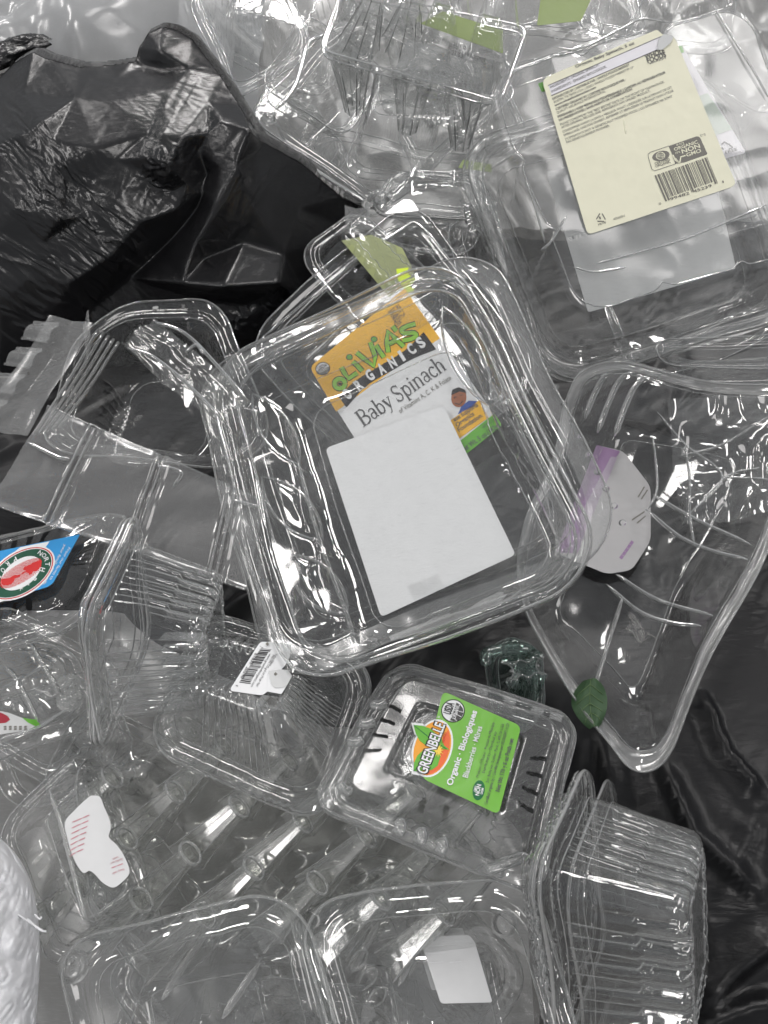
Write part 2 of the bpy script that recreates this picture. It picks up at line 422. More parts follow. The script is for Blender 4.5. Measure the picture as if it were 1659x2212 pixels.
def dome(name, p, plane, rad, h, mat, t, parent=None, flat=0.45):
    c = hit(p, plane); n = plane[1]; a = unit(np.cross(n, UPV)); b = np.cross(n, a)
    V = []; F = []; ns = 14
    prof = [(1.25, 0), (1.0, 0.15), (0.92, 0.7), (0.75, 0.95), (flat, 1.0), (0.18, 0.8)]
    for (rr, hh) in prof:
        for k in range(ns):
            an = 2 * math.pi * k / ns
            V.append(c + (a * math.cos(an) + b * math.sin(an)) * rad * rr + n * h * hh)
    for i in range(len(prof) - 1):
        for k in range(ns): F.append([i * ns + k, i * ns + (k + 1) % ns, (i + 1) * ns + (k + 1) % ns, (i + 1) * ns + k])
    F.append([(len(prof) - 1) * ns + k for k in range(ns)])
    return mesh_obj(name, V, F, mat, t, parent)

def frustum(name, top, bot, r0, r1, mat, t, parent=None, ns=8, cap=True, rings=7, twist=0.0, flute=0.10, aim=None):
    """faceted cup or post between two points in space"""
    ax = unit(top - bot); a = unit(np.cross(ax, UPV + .3 * RGT)); b = np.cross(ax, a); V = []; F = []
    if aim is not None:                                  # turn one flat side towards this direction
        a = unit(aim - np.dot(aim, ax) * ax); b = np.cross(ax, a); twist = math.pi / ns
    prof = [(s, r1 + (r0 - r1) * s ** 0.85) for s in np.linspace(0, 1, rings)]
    if cap: prof += [(1.03, r0 * .86), (1.03, r0 * .6), (.97, r0 * .55), (.965, r0 * .15)]
    m = ns * 3
    for s, r in prof:
        for k in range(m):
            an = 2 * math.pi * k / m + twist; q_ = ((k % 3) / 3.0 - 0.0) * 2 * math.pi / ns; fl = math.cos(math.pi / ns) / math.cos(q_ - math.pi / ns) * (1.03 if k % 3 == 0 else 1.0)
            V.append(bot + (top - bot) * s + (a * math.cos(an) + b * math.sin(an)) * r * fl)
    for i in range(len(prof) - 1):
        for k in range(m): F.append([i * m + k, i * m + (k + 1) % m, (i + 1) * m + (k + 1) % m, (i + 1) * m + k])
    if cap: F.append([(len(prof) - 1) * m + k for k in range(m)])
    o = mesh_obj(name, V, F, mat, t, parent, smooth=False)
    VV = np.array(V); n_ = rings
    for k in range(0, m, 3): tube("cup_edge", np.array([VV[i * m + k] for i in range(n_)]), np.linspace(.0006, .0004, n_), PET_BEAD, t, o, closed=False, ns=5)
    return o
def squarewave(per, duty=0.5, edge=0.12, side=None):
    def f(sd, q, tt):
        x = (q * per) % 1.0
        s = sstep(0, edge, x) * (1 - sstep(duty, duty + edge, x))
        s = np.where((sd >= 0) & (np.abs(q) < 0.47), s, 0.0)
        return s
    return f
def berry_rib(per):
    sw = squarewave(per, 0.5, 0.14)
    def f(sd, q, tt):
        a = 0.30 * min(1, tt / 0.6) if tt < 0.58 else 1.0
        if tt < 0.03: a = 0
        if tt > 0.97: a = 0.5
        return a * sw(sd, q, tt)
    return f
def berry_holes(per, t0=0.62, t1=0.93, skip=1):
    def f(sf, qf, tf, c):
        x = (qf * per) % 1.0
        return (tf > t0) & (tf < t1) & (x > 0.2) & (x < 0.5) & (np.abs(qf) < 0.42) & (np.floor(qf * per + 100).astype(int) % skip == 0)
    return f

# ------------------------------------------------------------------ printed matter
def roundpoly(pts, r, k=5):
    pts = [np.array(p, float) for p in pts]; out = []
    n = len(pts)
    for i in range(n):
        p0, p1, p2 = pts[i - 1], pts[i], pts[(i + 1) % n]
        rr = r[i] if isinstance(r, (list, tuple)) else r
        d0 = np.linalg.norm(p0 - p1); d2 = np.linalg.norm(p2 - p1)
        rr = min(rr, d0 * 0.45, d2 * 0.45)
        if rr <= 0.01: out.append(p1); continue
        a = p1 + (p0 - p1) / d0 * rr; b = p1 + (p2 - p1) / d2 * rr
        for s in np.linspace(0, 1, k): out.append((1 - s) ** 2 * a + 2 * s * (1 - s) * p1 + s * s * b)
    return out
def slab(name, pts, plane, off, mat, t, parent=None, thick=0.00018, label=None):
    O, n = plane; top = (O + n * off, n)
    A = [hit(p, top) for p in pts]; k = len(A)
    V = A + [a - n * thick for a in A]
    F = [list(range(k))] + [[i, (i + 1) % k, k + (i + 1) % k, k + i] for i in range(k)] + [list(range(2 * k - 1, k - 1, -1))]
    return mesh_obj(name, V, F, mat, t, parent, smooth=False, label=label)
def ellipse(c, rx, ry, ang=0, n=36):
    a = math.radians(ang); return [(c[0] + rx * math.cos(s) * math.cos(a) - ry * math.sin(s) * math.sin(a), c[1] + rx * math.cos(s) * math.sin(a) + ry * math.sin(s) * math.cos(a)) for s in np.linspace(0, 2 * math.pi, n, endpoint=False)]
TEXTS = {}
def textmesh(s, bold=0.0):
    key = (s, bold)
    if key in TEXTS: return TEXTS[key]
    cu = bpy.data.curves.new("t", 'FONT'); cu.body = s; cu.resolution_u = 3; cu.size = 1.0; cu.offset = bold; cu.fill_mode = 'FRONT' if hasattr(cu, 'fill_mode') else cu.fill_mode
    ob = bpy.data.objects.new("t", cu); COL.objects.link(ob)
    dg = bpy.context.evaluated_depsgraph_get(); dg.update()
    me = bpy.data.meshes.new_from_object(ob.evaluated_get(dg))
    V = np.array([v.co[:2] for v in me.vertices]).reshape(-1, 2); F = [list(p.vertices) for p in me.polygons]
    bpy.data.objects.remove(ob); bpy.data.curves.remove(cu); bpy.data.meshes.remove(me)
    TEXTS[key] = (V, F); return V, F
CAPH = 0.70
def text(s, p0, p1, h, plane, off, mat, t, parent, bold=0.0, shear=0.0, up=None, name="lettering"):
    """lettering whose baseline runs p0 -> p1 (photo points on that surface), capital height h"""
    V, F = textmesh(s, bold)
    if len(V) == 0: return
    p0 = np.array(p0, float); p1 = np.array(p1, float); d = p1 - p0
    u = np.array([d[1], -d[0]]) / np.linalg.norm(d) * h if up is None else np.array(up, float)
    x0, x1 = V[:, 0].min(), V[:, 0].max()
    xs = (V[:, 0] - x0) / (x1 - x0); ys = V[:, 1] / CAPH
    px = p0 + d * (xs + shear * ys * h / np.linalg.norm(d))[:, None] + u * ys[:, None]
    O, n = plane; top = (O + n * off, n)
    W = [hit(p, top) for p in px]
    return mesh_obj(name, W, F, mat, t, parent, smooth=False)
def strokes(lines, wid, plane, off, mat, t, parent, name="lettering", tap=None):
    """pen strokes (photo points) laid on a surface as ribbons"""
    V = []; F = []; O, n = plane; top = (O + n * off, n)
    for ln in lines:
        wd = wid
        if isinstance(ln, tuple) and len(ln) == 2 and np.isscalar(ln[1]): ln, wd = ln
        p = np.array(ln, float)
        k0 = len(V)
        for i in range(len(p)):
            tan = p[min(i + 1, len(p) - 1)] - p[max(i - 1, 0)]; tan = tan / (np.linalg.norm(tan) + 1e-9); nn = np.array([-tan[1], tan[0]])
            e = 0.0
            q = p[i] + (-tan * e if i == 0 else (tan * e if i == len(p) - 1 else 0))
            V.append(hit(q + nn * wd / 2, top)); V.append(hit(q - nn * wd / 2, top))
        for i in range(len(p) - 1):
            F.append([k0 + 2 * i, k0 + 2 * i + 1, k0 + 2 * i + 3, k0 + 2 * i + 2])
    return mesh_obj(name, V, F, mat, t, parent, smooth=False)
def barcode(q4, plane, off, mat, t, parent, seed=3, nb=30, guards=True):
    rnd = random.Random(seed); V = []; F = []; O, n = plane; top = (O + n * off, n)
    q = [np.array(p, float) for p in q4]; x = 0.0; mods = []
    while x < 95: 
        w_ = rnd.choice([1, 1, 2, 3]); g = rnd.choice([1, 1, 2, 2]); mods.append((x, min(95, x + w_))); x += w_ + g
    for a, b in mods:
        a /= 95; b /= 95; k = len(V)
        ext = 1.0 if (a < 0.06 or b > 0.94 or 0.47 < a < 0.53) else 0.9
        for s in (a, b):
            top_p = q[0] + (q[1] - q[0]) * s; bot = q[3] + (q[2] - q[3]) * s; bot = top_p + (bot - top_p) * ext
            V.append(hit(top_p, top)); V.append(hit(bot, top))
        F.append([k, k + 1, k + 3, k + 2])
    return mesh_obj("barcode", V, F, mat, t, parent, smooth=False)

# ------------------------------------------------------------------ draped film: smooth surface through measured heights + folds
def tps(C):
    C = np.array(C, float); n = len(C)
    d = np.linalg.norm(C[:, None, :2] - C[None, :, :2], axis=-1)
    K = np.where(d > 0, d * d * np.log(d + 1e-9), 0) + np.eye(n) * 2e-5
    Pm = np.column_stack([np.ones(n), C[:, :2]])
    A = np.block([[K, Pm], [Pm.T, np.zeros((3, 3))]]); s = np.linalg.solve(A, np.concatenate([C[:, 2], np.zeros(3)]))
    def f(x, y):
        r = s[n] + s[n + 1] * x + s[n + 2] * y
        for i in range(n):
            dd = np.hypot(x - C[i, 0], y - C[i, 1]); r = r + s[i] * np.where(dd > 0, dd * dd * np.log(dd + 1e-9), 0)
        return r
    return f
def segdist(x, y, poly):
    best = np.full(x.shape, 1e9); tt = np.zeros(x.shape); sg = np.zeros(x.shape)
    L = [np.hypot(*(poly[i + 1] - poly[i])) for i in range(len(poly) - 1)]; tot = sum(L); acc = 0
    for i in range(len(poly) - 1):
        a, b = poly[i], poly[i + 1]; d = b - a; s = np.clip(((x - a[0]) * d[0] + (y - a[1]) * d[1]) / (d @ d), 0, 1)
        dx, dy = x - a[0] - s * d[0], y - a[1] - s * d[1]; dd = np.hypot(dx, dy)
        m = dd < best; best = np.where(m, dd, best); tt = np.where(m, (acc + s * L[i]) / tot, tt); sg = np.where(m, np.sign(d[0] * dy - d[1] * dx), sg)
        acc += L[i]
    return best, tt, sg
def film(name, ctrl, t, mat, res=0.0025, folds=(), crinkle=(), pad=0.01, zfold=0.06, floorcut=-0.09, parent=None):
    C = []
    for (px, py, z) in ctrl:
        p = at_z((px, py), z); C.append(p)
    C = np.array(C); f = tps(C)
    x0, y0 = C[:, :2].min(0) - pad; x1, y1 = C[:, :2].max(0) + pad
    nx = int((x1 - x0) / res); ny = int((y1 - y0) / res)
    X, Y = np.meshgrid(np.linspace(x0, x1, nx), np.linspace(y0, y1, ny))
    Z = f(X, Y)
    for fo in folds:
        pts, h, wd, kind = fo
        poly = np.array([at_z((p[0], p[1]), zfold if len(p) < 3 else p[2])[:2] for p in pts])
        d, tt, sg = segdist(X, Y, poly)
        end = np.clip(np.minimum(tt, 1 - tt) * 6, 0, 1)
        end = np.maximum(end, np.where(kind in ("start", ), np.where(tt < 0.5, 1, end), end))
        if kind == "asym":                                   # steep on one side, long on the other
            g = np.where(sg > 0, np.clip(1 - d / wd, 0, 1) ** 1.3, np.clip(1 - d / (wd * 0.35), 0, 1) ** 1.3)
        elif kind == "asym2":
            g = np.where(sg < 0, np.clip(1 - d / wd, 0, 1) ** 1.3, np.clip(1 - d / (wd * 0.35), 0, 1) ** 1.3)
        elif kind == "soft": g = np.exp(-(d / wd) ** 2)
        else: g = np.clip(1 - d / wd, 0, 1) ** 1.6
        Z = Z + h * g * end
    for (amp, sx, sy, ang, seed, *cov) in crinkle:
        c, s = math.cos(ang), math.sin(ang); u = (X * c + Y * s) * sx; v = (-X * s + Y * c) * sy
        u2 = u + 0.8 * vnoise(u * 0.5, v * 0.5, seed + 5); v2 = v + 0.8 * vnoise(u * 0.5 + 7, v * 0.5, seed + 6)
        nn = 1 - np.abs(vnoise(u2, v2, seed)) * 2
        mod = 0.12 + 0.88 * sstep(-0.1, 0.55, vnoise(X * 18 + 3, Y * 18, seed + 9))
        Z = Z + amp * nn * (mod if not cov else cov[0] + (1 - cov[0]) * mod)
    V = np.column_stack([X.ravel(), Y.ravel(), Z.ravel()])
    i = np.arange(ny - 1)[:, None] * nx + np.arange(nx - 1)[None, :]
    F = np.stack([i, i + 1, i + nx + 1, i + nx], -1).reshape(-1, 4)
    keep = (Z.ravel()[F] > floorcut).any(1); F = F[keep]
    used = np.unique(F); rm = -np.ones(len(V), int); rm[used] = np.arange(len(used))
    return mesh_obj(name, V[used], rm[F], mat, t, parent)

# ================================================================== SETTING
FZ = -0.085
V = [(-3, -3, FZ), (3, -3, FZ), (3, 3, FZ), (-3, 3, FZ)]
o = mesh_obj("floor", V, [[0, 1, 2, 3]], FLOORM, None, smooth=False); o["kind"] = "structure"
# ================================================================== BAGS
B = -0.12
# --- big black bag, upper left
t = thing("black_bag", "large glossy black plastic bag with sharp folds filling the upper left", "plastic bag", at_z((300, 450), -0.05))
# taut film: crests and hollows measured on the bag (x, y, height); between them the film spans nearly flat facets
BP = [(-160, 400, .06), (0, 330, .08), (60, 270, .09), (140, 222, .10), (200, 250, .10), (345, 288, .10), (480, 280, .10), (585, 262, .102), (600, 205, .108), (640, 140, .114), (700, 112, .117), (760, 125, .117), (830, 165, .115), (900, 255, .11), (960, 335, .108), (1040, 460, .104), (1130, 605, .09), (1300, 700, .06), (1480, 850, .02), (1590, 900, -.01),
      (0, 620, .095), (110, 580, .105), (185, 530, .112), (230, 610, .106), (420, 640, .105), (500, 690, .098), (600, 680, .102), (690, 580, .112), (785, 590, .112), (805, 795, .085), (740, 825, .078), (610, 740, .092), (860, 655, .096), (905, 575, .107), (960, 530, .114), (1085, 560, .113),
      (1020, 720, .097), (930, 890, .077), (855, 1030, .057), (825, 1110, .047), (790, 1225, .034), (900, 760, .078), (850, 900, .061), (770, 1000, .045), (690, 1080, .031), (560, 1200, .016), (400, 1330, .0), (1000, 620, .106), (945, 720, .092), (865, 840, .074),
      (1120, 640, .088), (1110, 760, .080), (1100, 900, .066), (1050, 1050, .044), (880, 1120, .036), (1300, 900, .040), (1230, 1100, .028), (960, 1242, .042), (1210, 1226, .030), (830, 1290, .008), (1050, 1310, .004), (1200, 1270, .008), (1050, 1410, -.012), (1170, 1315, .0),
      (230, 720, .097), (330, 830, .080), (345, 945, .070), (480, 1105, .050), (600, 965, .066), (760, 905, .070), (250, 950, .076), (180, 1050, .058), (60, 900, .076), (0, 1000, .060), (130, 1200, .038), (300, 1225, .036), (480, 1170, .034), (0, 1300, .020), (200, 1400, .0), (370, 1390, -.006), (-160, 700, .08), (-160, 1000, .05), (-160, 1350, .0), (0, 1650, -.05), (400, 1700, -.06), (800, 1600, -.06), (1100, 1520, -.05), (1330, 1300, -.045), (1540, 1000, -.025), (-160, 1650, -.05),
      (330, 420, .108), (500, 335, .104), (480, 440, .110), (640, 575, .109), (720, 390, .109), (900, 445, .110), (620, 285, .101), (720, 305, .105), (820, 300, .109), (690, 220, .116), (250, 420, .104), (100, 400, .098), (520, 840, .082), (640, 1060, .044), (420, 960, .068), (720, 720, .104), (690, 690, .107)]
BE = [[(0, 620), (110, 580), (185, 530), (230, 610), (420, 640), (500, 690), (600, 680), (690, 580), (785, 590), (805, 795), (740, 825), (610, 740), (600, 680)], [(860, 655), (905, 575), (960, 530), (1085, 560), (1020, 720), (930, 890), (855, 1030), (825, 1110), (790, 1225)], [(1085, 560), (1000, 620), (945, 720), (865, 840), (770, 1000)], [(900, 760), (850, 900), (770, 1000), (690, 1080), (560, 1200), (400, 1330)], [(1120, 640), (1110, 760), (1100, 900), (1050, 1050), (880, 1120)],
      [(790, 1225), (960, 1242), (1210, 1226)], [(230, 720), (330, 830), (345, 945), (480, 1105)], [(200, 250), (330, 420), (480, 440), (640, 575), (690, 580)], [(345, 288), (500, 335), (720, 390), (900, 445), (1085, 560)], [(585, 262), (620, 285), (720, 305), (820, 300), (900, 255)], [(140, 222), (100, 400), (110, 580)], [(785, 590), (720, 720), (740, 825)], [(60, 900), (180, 1050), (300, 1225), (480, 1170)], [(480, 1105), (600, 965), (760, 905), (805, 795)], [(830, 1290), (1050, 1310), (1200, 1270)]]
from mathutils import Vector as Vec
from mathutils.geometry import delaunay_2d_cdt
ix_ = {(p[0], p[1]): k for k, p in enumerate(BP)}
ed_ = [(ix_[a], ix_[b]) for l in BE for a, b in zip(l[:-1], l[1:])]
vo, _, tri, ov, _, _ = delaunay_2d_cdt([Vec(p[:2]) for p in BP], ed_, [], 0, 1e-4)
vo = np.array([v[:] for v in vo]); inv = np.zeros(len(vo)); cnt = np.zeros(len(vo))
for k, orig in enumerate(ov):
    if orig: inv[k] = 1.0 / dep(BP[orig[0]][1] / 2, BP[orig[0]][2])
bad = [k for k, orig in enumerate(ov) if not orig]
good = [k for k in range(len(vo)) if k not in bad]
for k in bad:
    d_ = np.hypot(*(vo[good] - vo[k]).T); w_ = 1 / (d_ ** 2 + 1); inv[k] = (w_ * inv[good]).sum() / w_.sum()
gx, gy = np.meshgrid(np.arange(-160, 1590, 5.0), np.arange(112, 1700, 5.0)); G = np.full(gx.shape, np.nan)
for f in tri:
    A_2, B_2, C_2 = vo[f[0]], vo[f[1]], vo[f[2]]
    j0, j1 = int((min(A_2[0], B_2[0], C_2[0]) + 160) / 5), int((max(A_2[0], B_2[0], C_2[0]) + 160) / 5) + 2; i0, i1 = max(0, int((min(A_2[1], B_2[1], C_2[1]) - 112) / 5)), int((max(A_2[1], B_2[1], C_2[1]) - 112) / 5) + 2
    x_, y_ = gx[i0:i1, j0:j1], gy[i0:i1, j0:j1]; den = (B_2[1] - C_2[1]) * (A_2[0] - C_2[0]) + (C_2[0] - B_2[0]) * (A_2[1] - C_2[1])
    if abs(den) < 1e-6 or x_.size == 0: continue
    l1 = ((B_2[1] - C_2[1]) * (x_ - C_2[0]) + (C_2[0] - B_2[0]) * (y_ - C_2[1])) / den; l2 = ((C_2[1] - A_2[1]) * (x_ - C_2[0]) + (A_2[0] - C_2[0]) * (y_ - C_2[1])) / den; l3 = 1 - l1 - l2
    q_ = l1 * inv[f[0]] + l2 * inv[f[1]] + l3 * inv[f[2]]; m_ = (l1 > -1e-3) & (l2 > -1e-3) & (l3 > -1e-3)
    G[i0:i1, j0:j1] = np.where(m_, q_, G[i0:i1, j0:j1])
# keep what lies below the measured crest line
S_ = np.array(BP[:20]); inside = (gy >= np.interp(gx, S_[:, 0], S_[:, 1])) & ~np.isnan(G)
def soften(G, M, k):
    for _ in range(k):
        num = np.where(M, G, 0) * 2; c_ = np.where(M, 2.0, 0)
        for ax_ in (0, 1):
            for d_ in (1, -1): num = num + np.roll(np.where(M, G, 0), d_, ax_); c_ = c_ + np.roll(M, d_, ax_)
        G = np.where(M, num / np.maximum(c_, 1), G)
    return G
G1 = soften(G, inside, 3); G2 = soften(G, inside, 26)
G = .62 * G1 + .38 * G2                                       # crisp creases on gently bellied facets
rx_ = ((gx / 2 - 829.5) / FP)[..., None]; ry_ = ((1106 - gy / 2) / FP)[..., None]
R = CAM + (FWD + RGT * rx_ + UPV * ry_) / np.where(inside, G, 1.6)[..., None]
ny, nx = gx.shape
def gridnormals(R):
    n = np.cross(np.gradient(R, axis=1), np.gradient(R, axis=0)); n /= np.linalg.norm(n, axis=-1, keepdims=True) + 1e-12
    return np.where((n * (CAM - R)).sum(-1, keepdims=True) < 0, -n, n)
NRMS = gridnormals(R); X, Y = gx / 2, gy / 2; D = np.zeros(X.shape)
for (px,py,rx,ry,ang,amp,seed,fu,fv) in ((190,490,120,60,38,.0013,3,.022,.10),(110,400,40,60,60,.0012,4,.03,.10),(352,365,30,45,20,.0016,5,.06,.08),(80,640,120,90,35,.0008,6,.02,.09),(560,680,70,30,-20,.0022,7,.06,.07),(200,640,160,60,40,.0006,8,.02,.09),(470,400,140,140,-60,.0004,9,.012,.06),(300,180,260,90,15,.00018,10,.010,.05),(420,330,330,300,25,.00010,11,.03,.12),(60,300,80,60,50,.0008,12,.03,.09)):
    a=math.radians(ang); dx,dy=X-px,Y-py; u=dx*math.cos(a)+dy*math.sin(a); v=-dx*math.sin(a)+dy*math.cos(a)
    m=np.exp(-(u/rx)**2-(v/ry)**2)**.7
    u1,v1=u*fu,v*fv; u2=u1+.9*vnoise(u1*.7,v1*.7,seed+5); v2=v1+.9*vnoise(u1*.7+7,v1*.7,seed+6)
    D=D+amp*m*(1-2*np.abs(vnoise(u2+50,v2+50,seed)))
R=R+NRMS*D[...,None]
ii = np.arange(ny - 1)[:, None] * nx + np.arange(nx - 1)[None, :]
F = np.stack([ii, ii + 1, ii + nx + 1, ii + nx], -1).reshape(-1, 4); F = F[inside.ravel()[F].all(1)]
used = np.unique(F); rm = -np.ones(ny * nx, int); rm[used] = np.arange(len(used)); RV = R.reshape(-1, 3)[used]; F = rm[F]
# the back of the bag, falling away behind the crest
top_ = [rm[np.argmax(inside[:, j]) * nx + j] for j in range(nx) if inside[:, j].any()]; top_ = [k for k in top_ if k >= 0]
rows = [RV[top_]]; 
for k in range(1, 9): rows.append(RV[top_] + np.array([0, .012 * k, -.0022 * k * k - .002 * k]))
base = len(RV); RV = np.vstack([RV] + rows[1:]); idx = [list(top_)] + [[base + r * len(top_) + k for k in range(len(top_))] for r in range(8)]
FB = [[idx[r][k], idx[r][k + 1], idx[r + 1][k + 1], idx[r + 1][k]] for r in range(8) for k in range(len(top_) - 1) if np.linalg.norm(RV[top_[k]] - RV[top_[k + 1]]) < .02]
mesh_obj("bag_skin", RV, F.tolist() + FB, BLACKBAG, t)
# --- black twisted bag end at the far left edge
t = thing("bag_end", "small black twisted bag end sticking out at the far left edge", "bag end", at_z((40, 110), 0.03))
sp = smoothpath([(-80, 150), (-20, 128), (30, 108), (75, 96), (108, 92)], 14); hw_ = np.interp(np.linspace(0, 1, len(sp)), [0, .5, .85, 1], [42, 34, 22, 9]); P = []; nu = 26
for j in range(len(sp)):
    for i in range(nu):
        an = -1.9 + 3.8 * i / (nu - 1); k = j / len(sp)
        wv = 1 + .22 * float(1 - 2 * abs(vnoise(np.array([an * 2.2 + 3]), np.array([k * 5.0]), 9)[0])) + .1 * float(vnoise(np.array([an * 6.]), np.array([k * 14.]), 10)[0])
        P.append(at((sp[j][0] + 4 * math.sin(an * 3), sp[j][1] + hw_[j] * math.sin(an) * wv * .8), dep(sp[j][1], .06) - .00034 * hw_[j] * math.cos(an) * wv))
ii = np.arange(len(sp) - 1)[:, None] * nu + np.arange(nu - 1)[None, :]
mesh_obj("bag_skin", P, np.stack([ii, ii + 1, ii + nu + 1, ii + nu], -1).reshape(-1, 4), BLACKBAG, t)
# --- black bag under the pile, centre and right
t = thing("black_liner", "slack dull black bag lying under the pile at right and lower right", "plastic bag", at_z((1400, 1700), -0.08))
film("bag_skin", [(-150, 1000, -.03), (150, 1000, -.03), (-150, 1330, -.04), (400, 860, -.04), (700, 700, -.05), (1000, 600, -.05), (1250, 850, -.035), (1500, 800, -.03), (1800, 700, -.03), (500, 1250, -.035), (850, 1150, -.03), (1150, 1350, -.025),
      (1250, 1600, -.02), (1450, 1800, -.012), (1620, 1500, -.005), (1800, 1200, .0), (1800, 1800, .0), (1580, 2100, -.015), (1800, 2300, .0), (1300, 2300, -.04), (1100, 1600, -.03), (700, 1500, -.05),
      (100, 1480, B), (400, 1620, B), (800, 1750, B), (1050, 1900, B), (1080, 2300, B), (-150, 1550, B), (700, 480, B), (1200, 450, B)],
     t, BLACKBAG2, res=0.003,
     folds=[([(1420, 1620, -.0), (1500, 1800, -.0), (1659, 1950, .0)], .010, .012, "asym"), ([(1520, 1480, .0), (1570, 1620, .0), (1659, 1720, .0)], .010, .014, "asym2"), ([(1530, 2190, .0), (1600, 2105, .0), (1700, 2020, .0)], .010, .018, "asym"),
            ([(1700, 2150, .0), (1600, 2180, .0), (1480, 2240, .0)], .012, .016, "asym"), ([(1300, 1560, .0), (1350, 1750, .0), (1560, 2000, .0)], .006, .012, "asym"), ([(600, 700, -.04), (640, 730, -.04), (700, 690, -.04)], .016, .02, "tent"), ([(440, 1330, -.03), (560, 1280, -.03), (620, 1320, -.03)], .012, .012, "tent")],
     crinkle=[(.0022, 22, 70, 0.75, 13), (.0010, 60, 150, 0.9, 14)])
# --- clear bag, far upper left
t = thing("clear_bag", "milky clear plastic bag film behind the black bag, upper left corner", "plastic bag", at_z((200, 60), -0.05))
film("bag_skin", [(-150, 60, .05), (0, 20, .06), (0, 110, .05), (150, 60, .06), (300, 30, .05), (420, 10, .03), (430, 110, .0), (250, 170, .02), (100, 170, .02), (-150, 200, .0), (500, 40, -.03), (0, -90, .07), (300, -90, .04), (-200, -90, .06), (560, -60, -.04)],
     t, FILM, res=0.003, crinkle=[(.004, 20, 60, 0.5, 21), (.0015, 60, 130, 0.6, 22)])
# --- white woven bag, lower left
t = thing("white_bag", "crinkled white woven plastic bag with frayed threads at the lower left edge", "plastic bag", at_z((30, 2050), -0.02))
edge = smoothpath([(-60, 1785), (0, 1812), (45, 1860), (72, 1925), (84, 2000), (86, 2080), (82, 2150), (76, 2230), (70, 2330)], 24)
P = []; nu = 130
us = np.linspace(0, 1.25, nu); nv = len(edge)
UU, VV = np.meshgrid(us, np.linspace(0, 1, nv))
wr = .0024 * (1 - 2 * np.abs(vnoise(UU * 4 + VV * 5, VV * 7 - UU * 3, 31))) + .0010 * (1 - 2 * np.abs(vnoise(UU * 14 + VV * 26, VV * 12 - UU * 8, 33))) + .0002 * (1 - 2 * np.abs(vnoise(UU * 40 + VV * 60, VV * 22 - UU * 18, 34)))
for j in range(nv):
    dedge = dep(edge[j][1], .055)
    for i in range(nu):
        an = us[i] * math.pi / 2; x = -170 + (edge[j][0] + 170) * math.sin(an)
        P.append(at((x, edge[j][1] + 14 * math.cos(an)), dedge - .055 * math.cos(an) + wr[j, i]))
ii = np.arange(nv - 1)[:, None] * nu + np.arange(nu - 1)[None, :]
mesh_obj("bag_skin", P, np.stack([ii, ii + 1, ii + nu + 1, ii + nu], -1).reshape(-1, 4), WHITEBAG, t)
for pts in ([(60, 1985), (85, 2008), (100, 2012)], [(30, 1970), (70, 1996), (92, 2010)], [(0, 2040), (20, 2028), (30, 2030)], [(75, 1975), (86, 1985), (90, 1980)]):
    tube("thread", np.array([at(p, dep(p[1], .085)) for p in smoothpath(pts)]), 0.00045, WHITEBAG, t, closed=False, ns=5)

# ================================================================== CLEAR CONTAINERS
GROUP_UNDER = "clear containers buried in the pile"
TIDY = squarewave(1, 0, 0.1)
def rimtube(path, t, parent=None, rad=0.0009, mat=None):
    return tube("rim", path, rad * .68, mat or PET_RIM, t, parent, closed=True, ns=6)

def simple_tray(name, label, fr, H, sgn=-1, mat=PET, flange=.008, draft=.012, r=.02, per=0, amp=.003, hole=False, seed=1, fil=.006, cwarp=0, rim=True, group=None, cat="container", ns=None, warp=.0012, emboss=None, nf=24, part="tray", fwarp=.25):
    t = thing(name, label, cat, fr.c - np.array([0, 0, max(H, .01)]), group)
    if per:
        o, p = shell(part, fr, t, mat, tray_profile(H, flange, draft, fil, nw=20), sgn, r=r, rib=berry_rib(per), ribamp=amp, holes=berry_holes(per) if hole else None, ns=ns or per * 12 + 1, seed=seed, cwarp=cwarp, warp=warp, emboss=emboss, nf=nf, fwarp=fwarp)
    else:
        o, p = shell(part, fr, t, mat, tray_profile(H, flange, draft, fil), sgn, r=r, ns=ns or 40, seed=seed, cwarp=cwarp, warp=warp, emboss=emboss, nf=nf, fwarp=fwarp)
    if rim: rimtube(p, t, o)
    return t, o

# ---------- buried filler containers (seen through the ones above)
def filler(c4, z, label, H=.04, sgn=-1, per=0, seed=1, mat=PET, hole=False, tilt=None):
    fr = quad_flat(c4, tilt if tilt else z)
    return simple_tray("clear_container", label, fr, H, sgn, mat, per=per, seed=seed, hole=hole, group=GROUP_UNDER, amp=.0035, warp=.0025, rim=True)
def Qd(cx, cy, a, wv, hv):
    """four corners round a centre, turned by a degrees (photo units)"""
    c, s = math.cos(math.radians(a)), math.sin(math.radians(a))
    return [(cx + (x * c - y * s), cy + (x * s + y * c)) for x, y in ((-wv, -hv), (wv, -hv), (wv, hv), (-wv, hv))]
filler(Qd(60, 1500, 25, 170, 150), -.03, "buried clear ribbed tray at left, below the blue-label lid", .04, 1, 7, 41)
filler(Qd(120, 1600, -20, 150, 120), -.045, "buried clear tray at left edge behind the strawberry-label container", .035, -1, 0, 42)
filler(Qd(260, 1680, 30, 150, 120), -.05, "buried clear ribbed tray left of the bottom egg carton", .03, 1, 8, 43)
filler(Qd(120, 2120, 15, 190, 150), -.05, "buried clear tray beside the white woven bag", .04, -1, 6, 44, hole=True)
filler(Qd(480, 2120, -35, 220, 170), -.045, "buried clear ribbed tray under the open clamshell, lower centre", .045, 1, 9, 45)
filler(Qd(900, 2100, 40, 210, 170), -.045, "buried clear tray under the white diamond sticker", .045, 1, 8, 46)
filler(Qd(620, 60, 20, 130, 110), -.02, "buried clear tray far back, left of the upper egg carton", .04, 1, 6, 47)
filler(Qd(1180, 30, -15, 200, 100), .0, "buried clear tray far back under the olive green label", .04, -1, 0, 48)
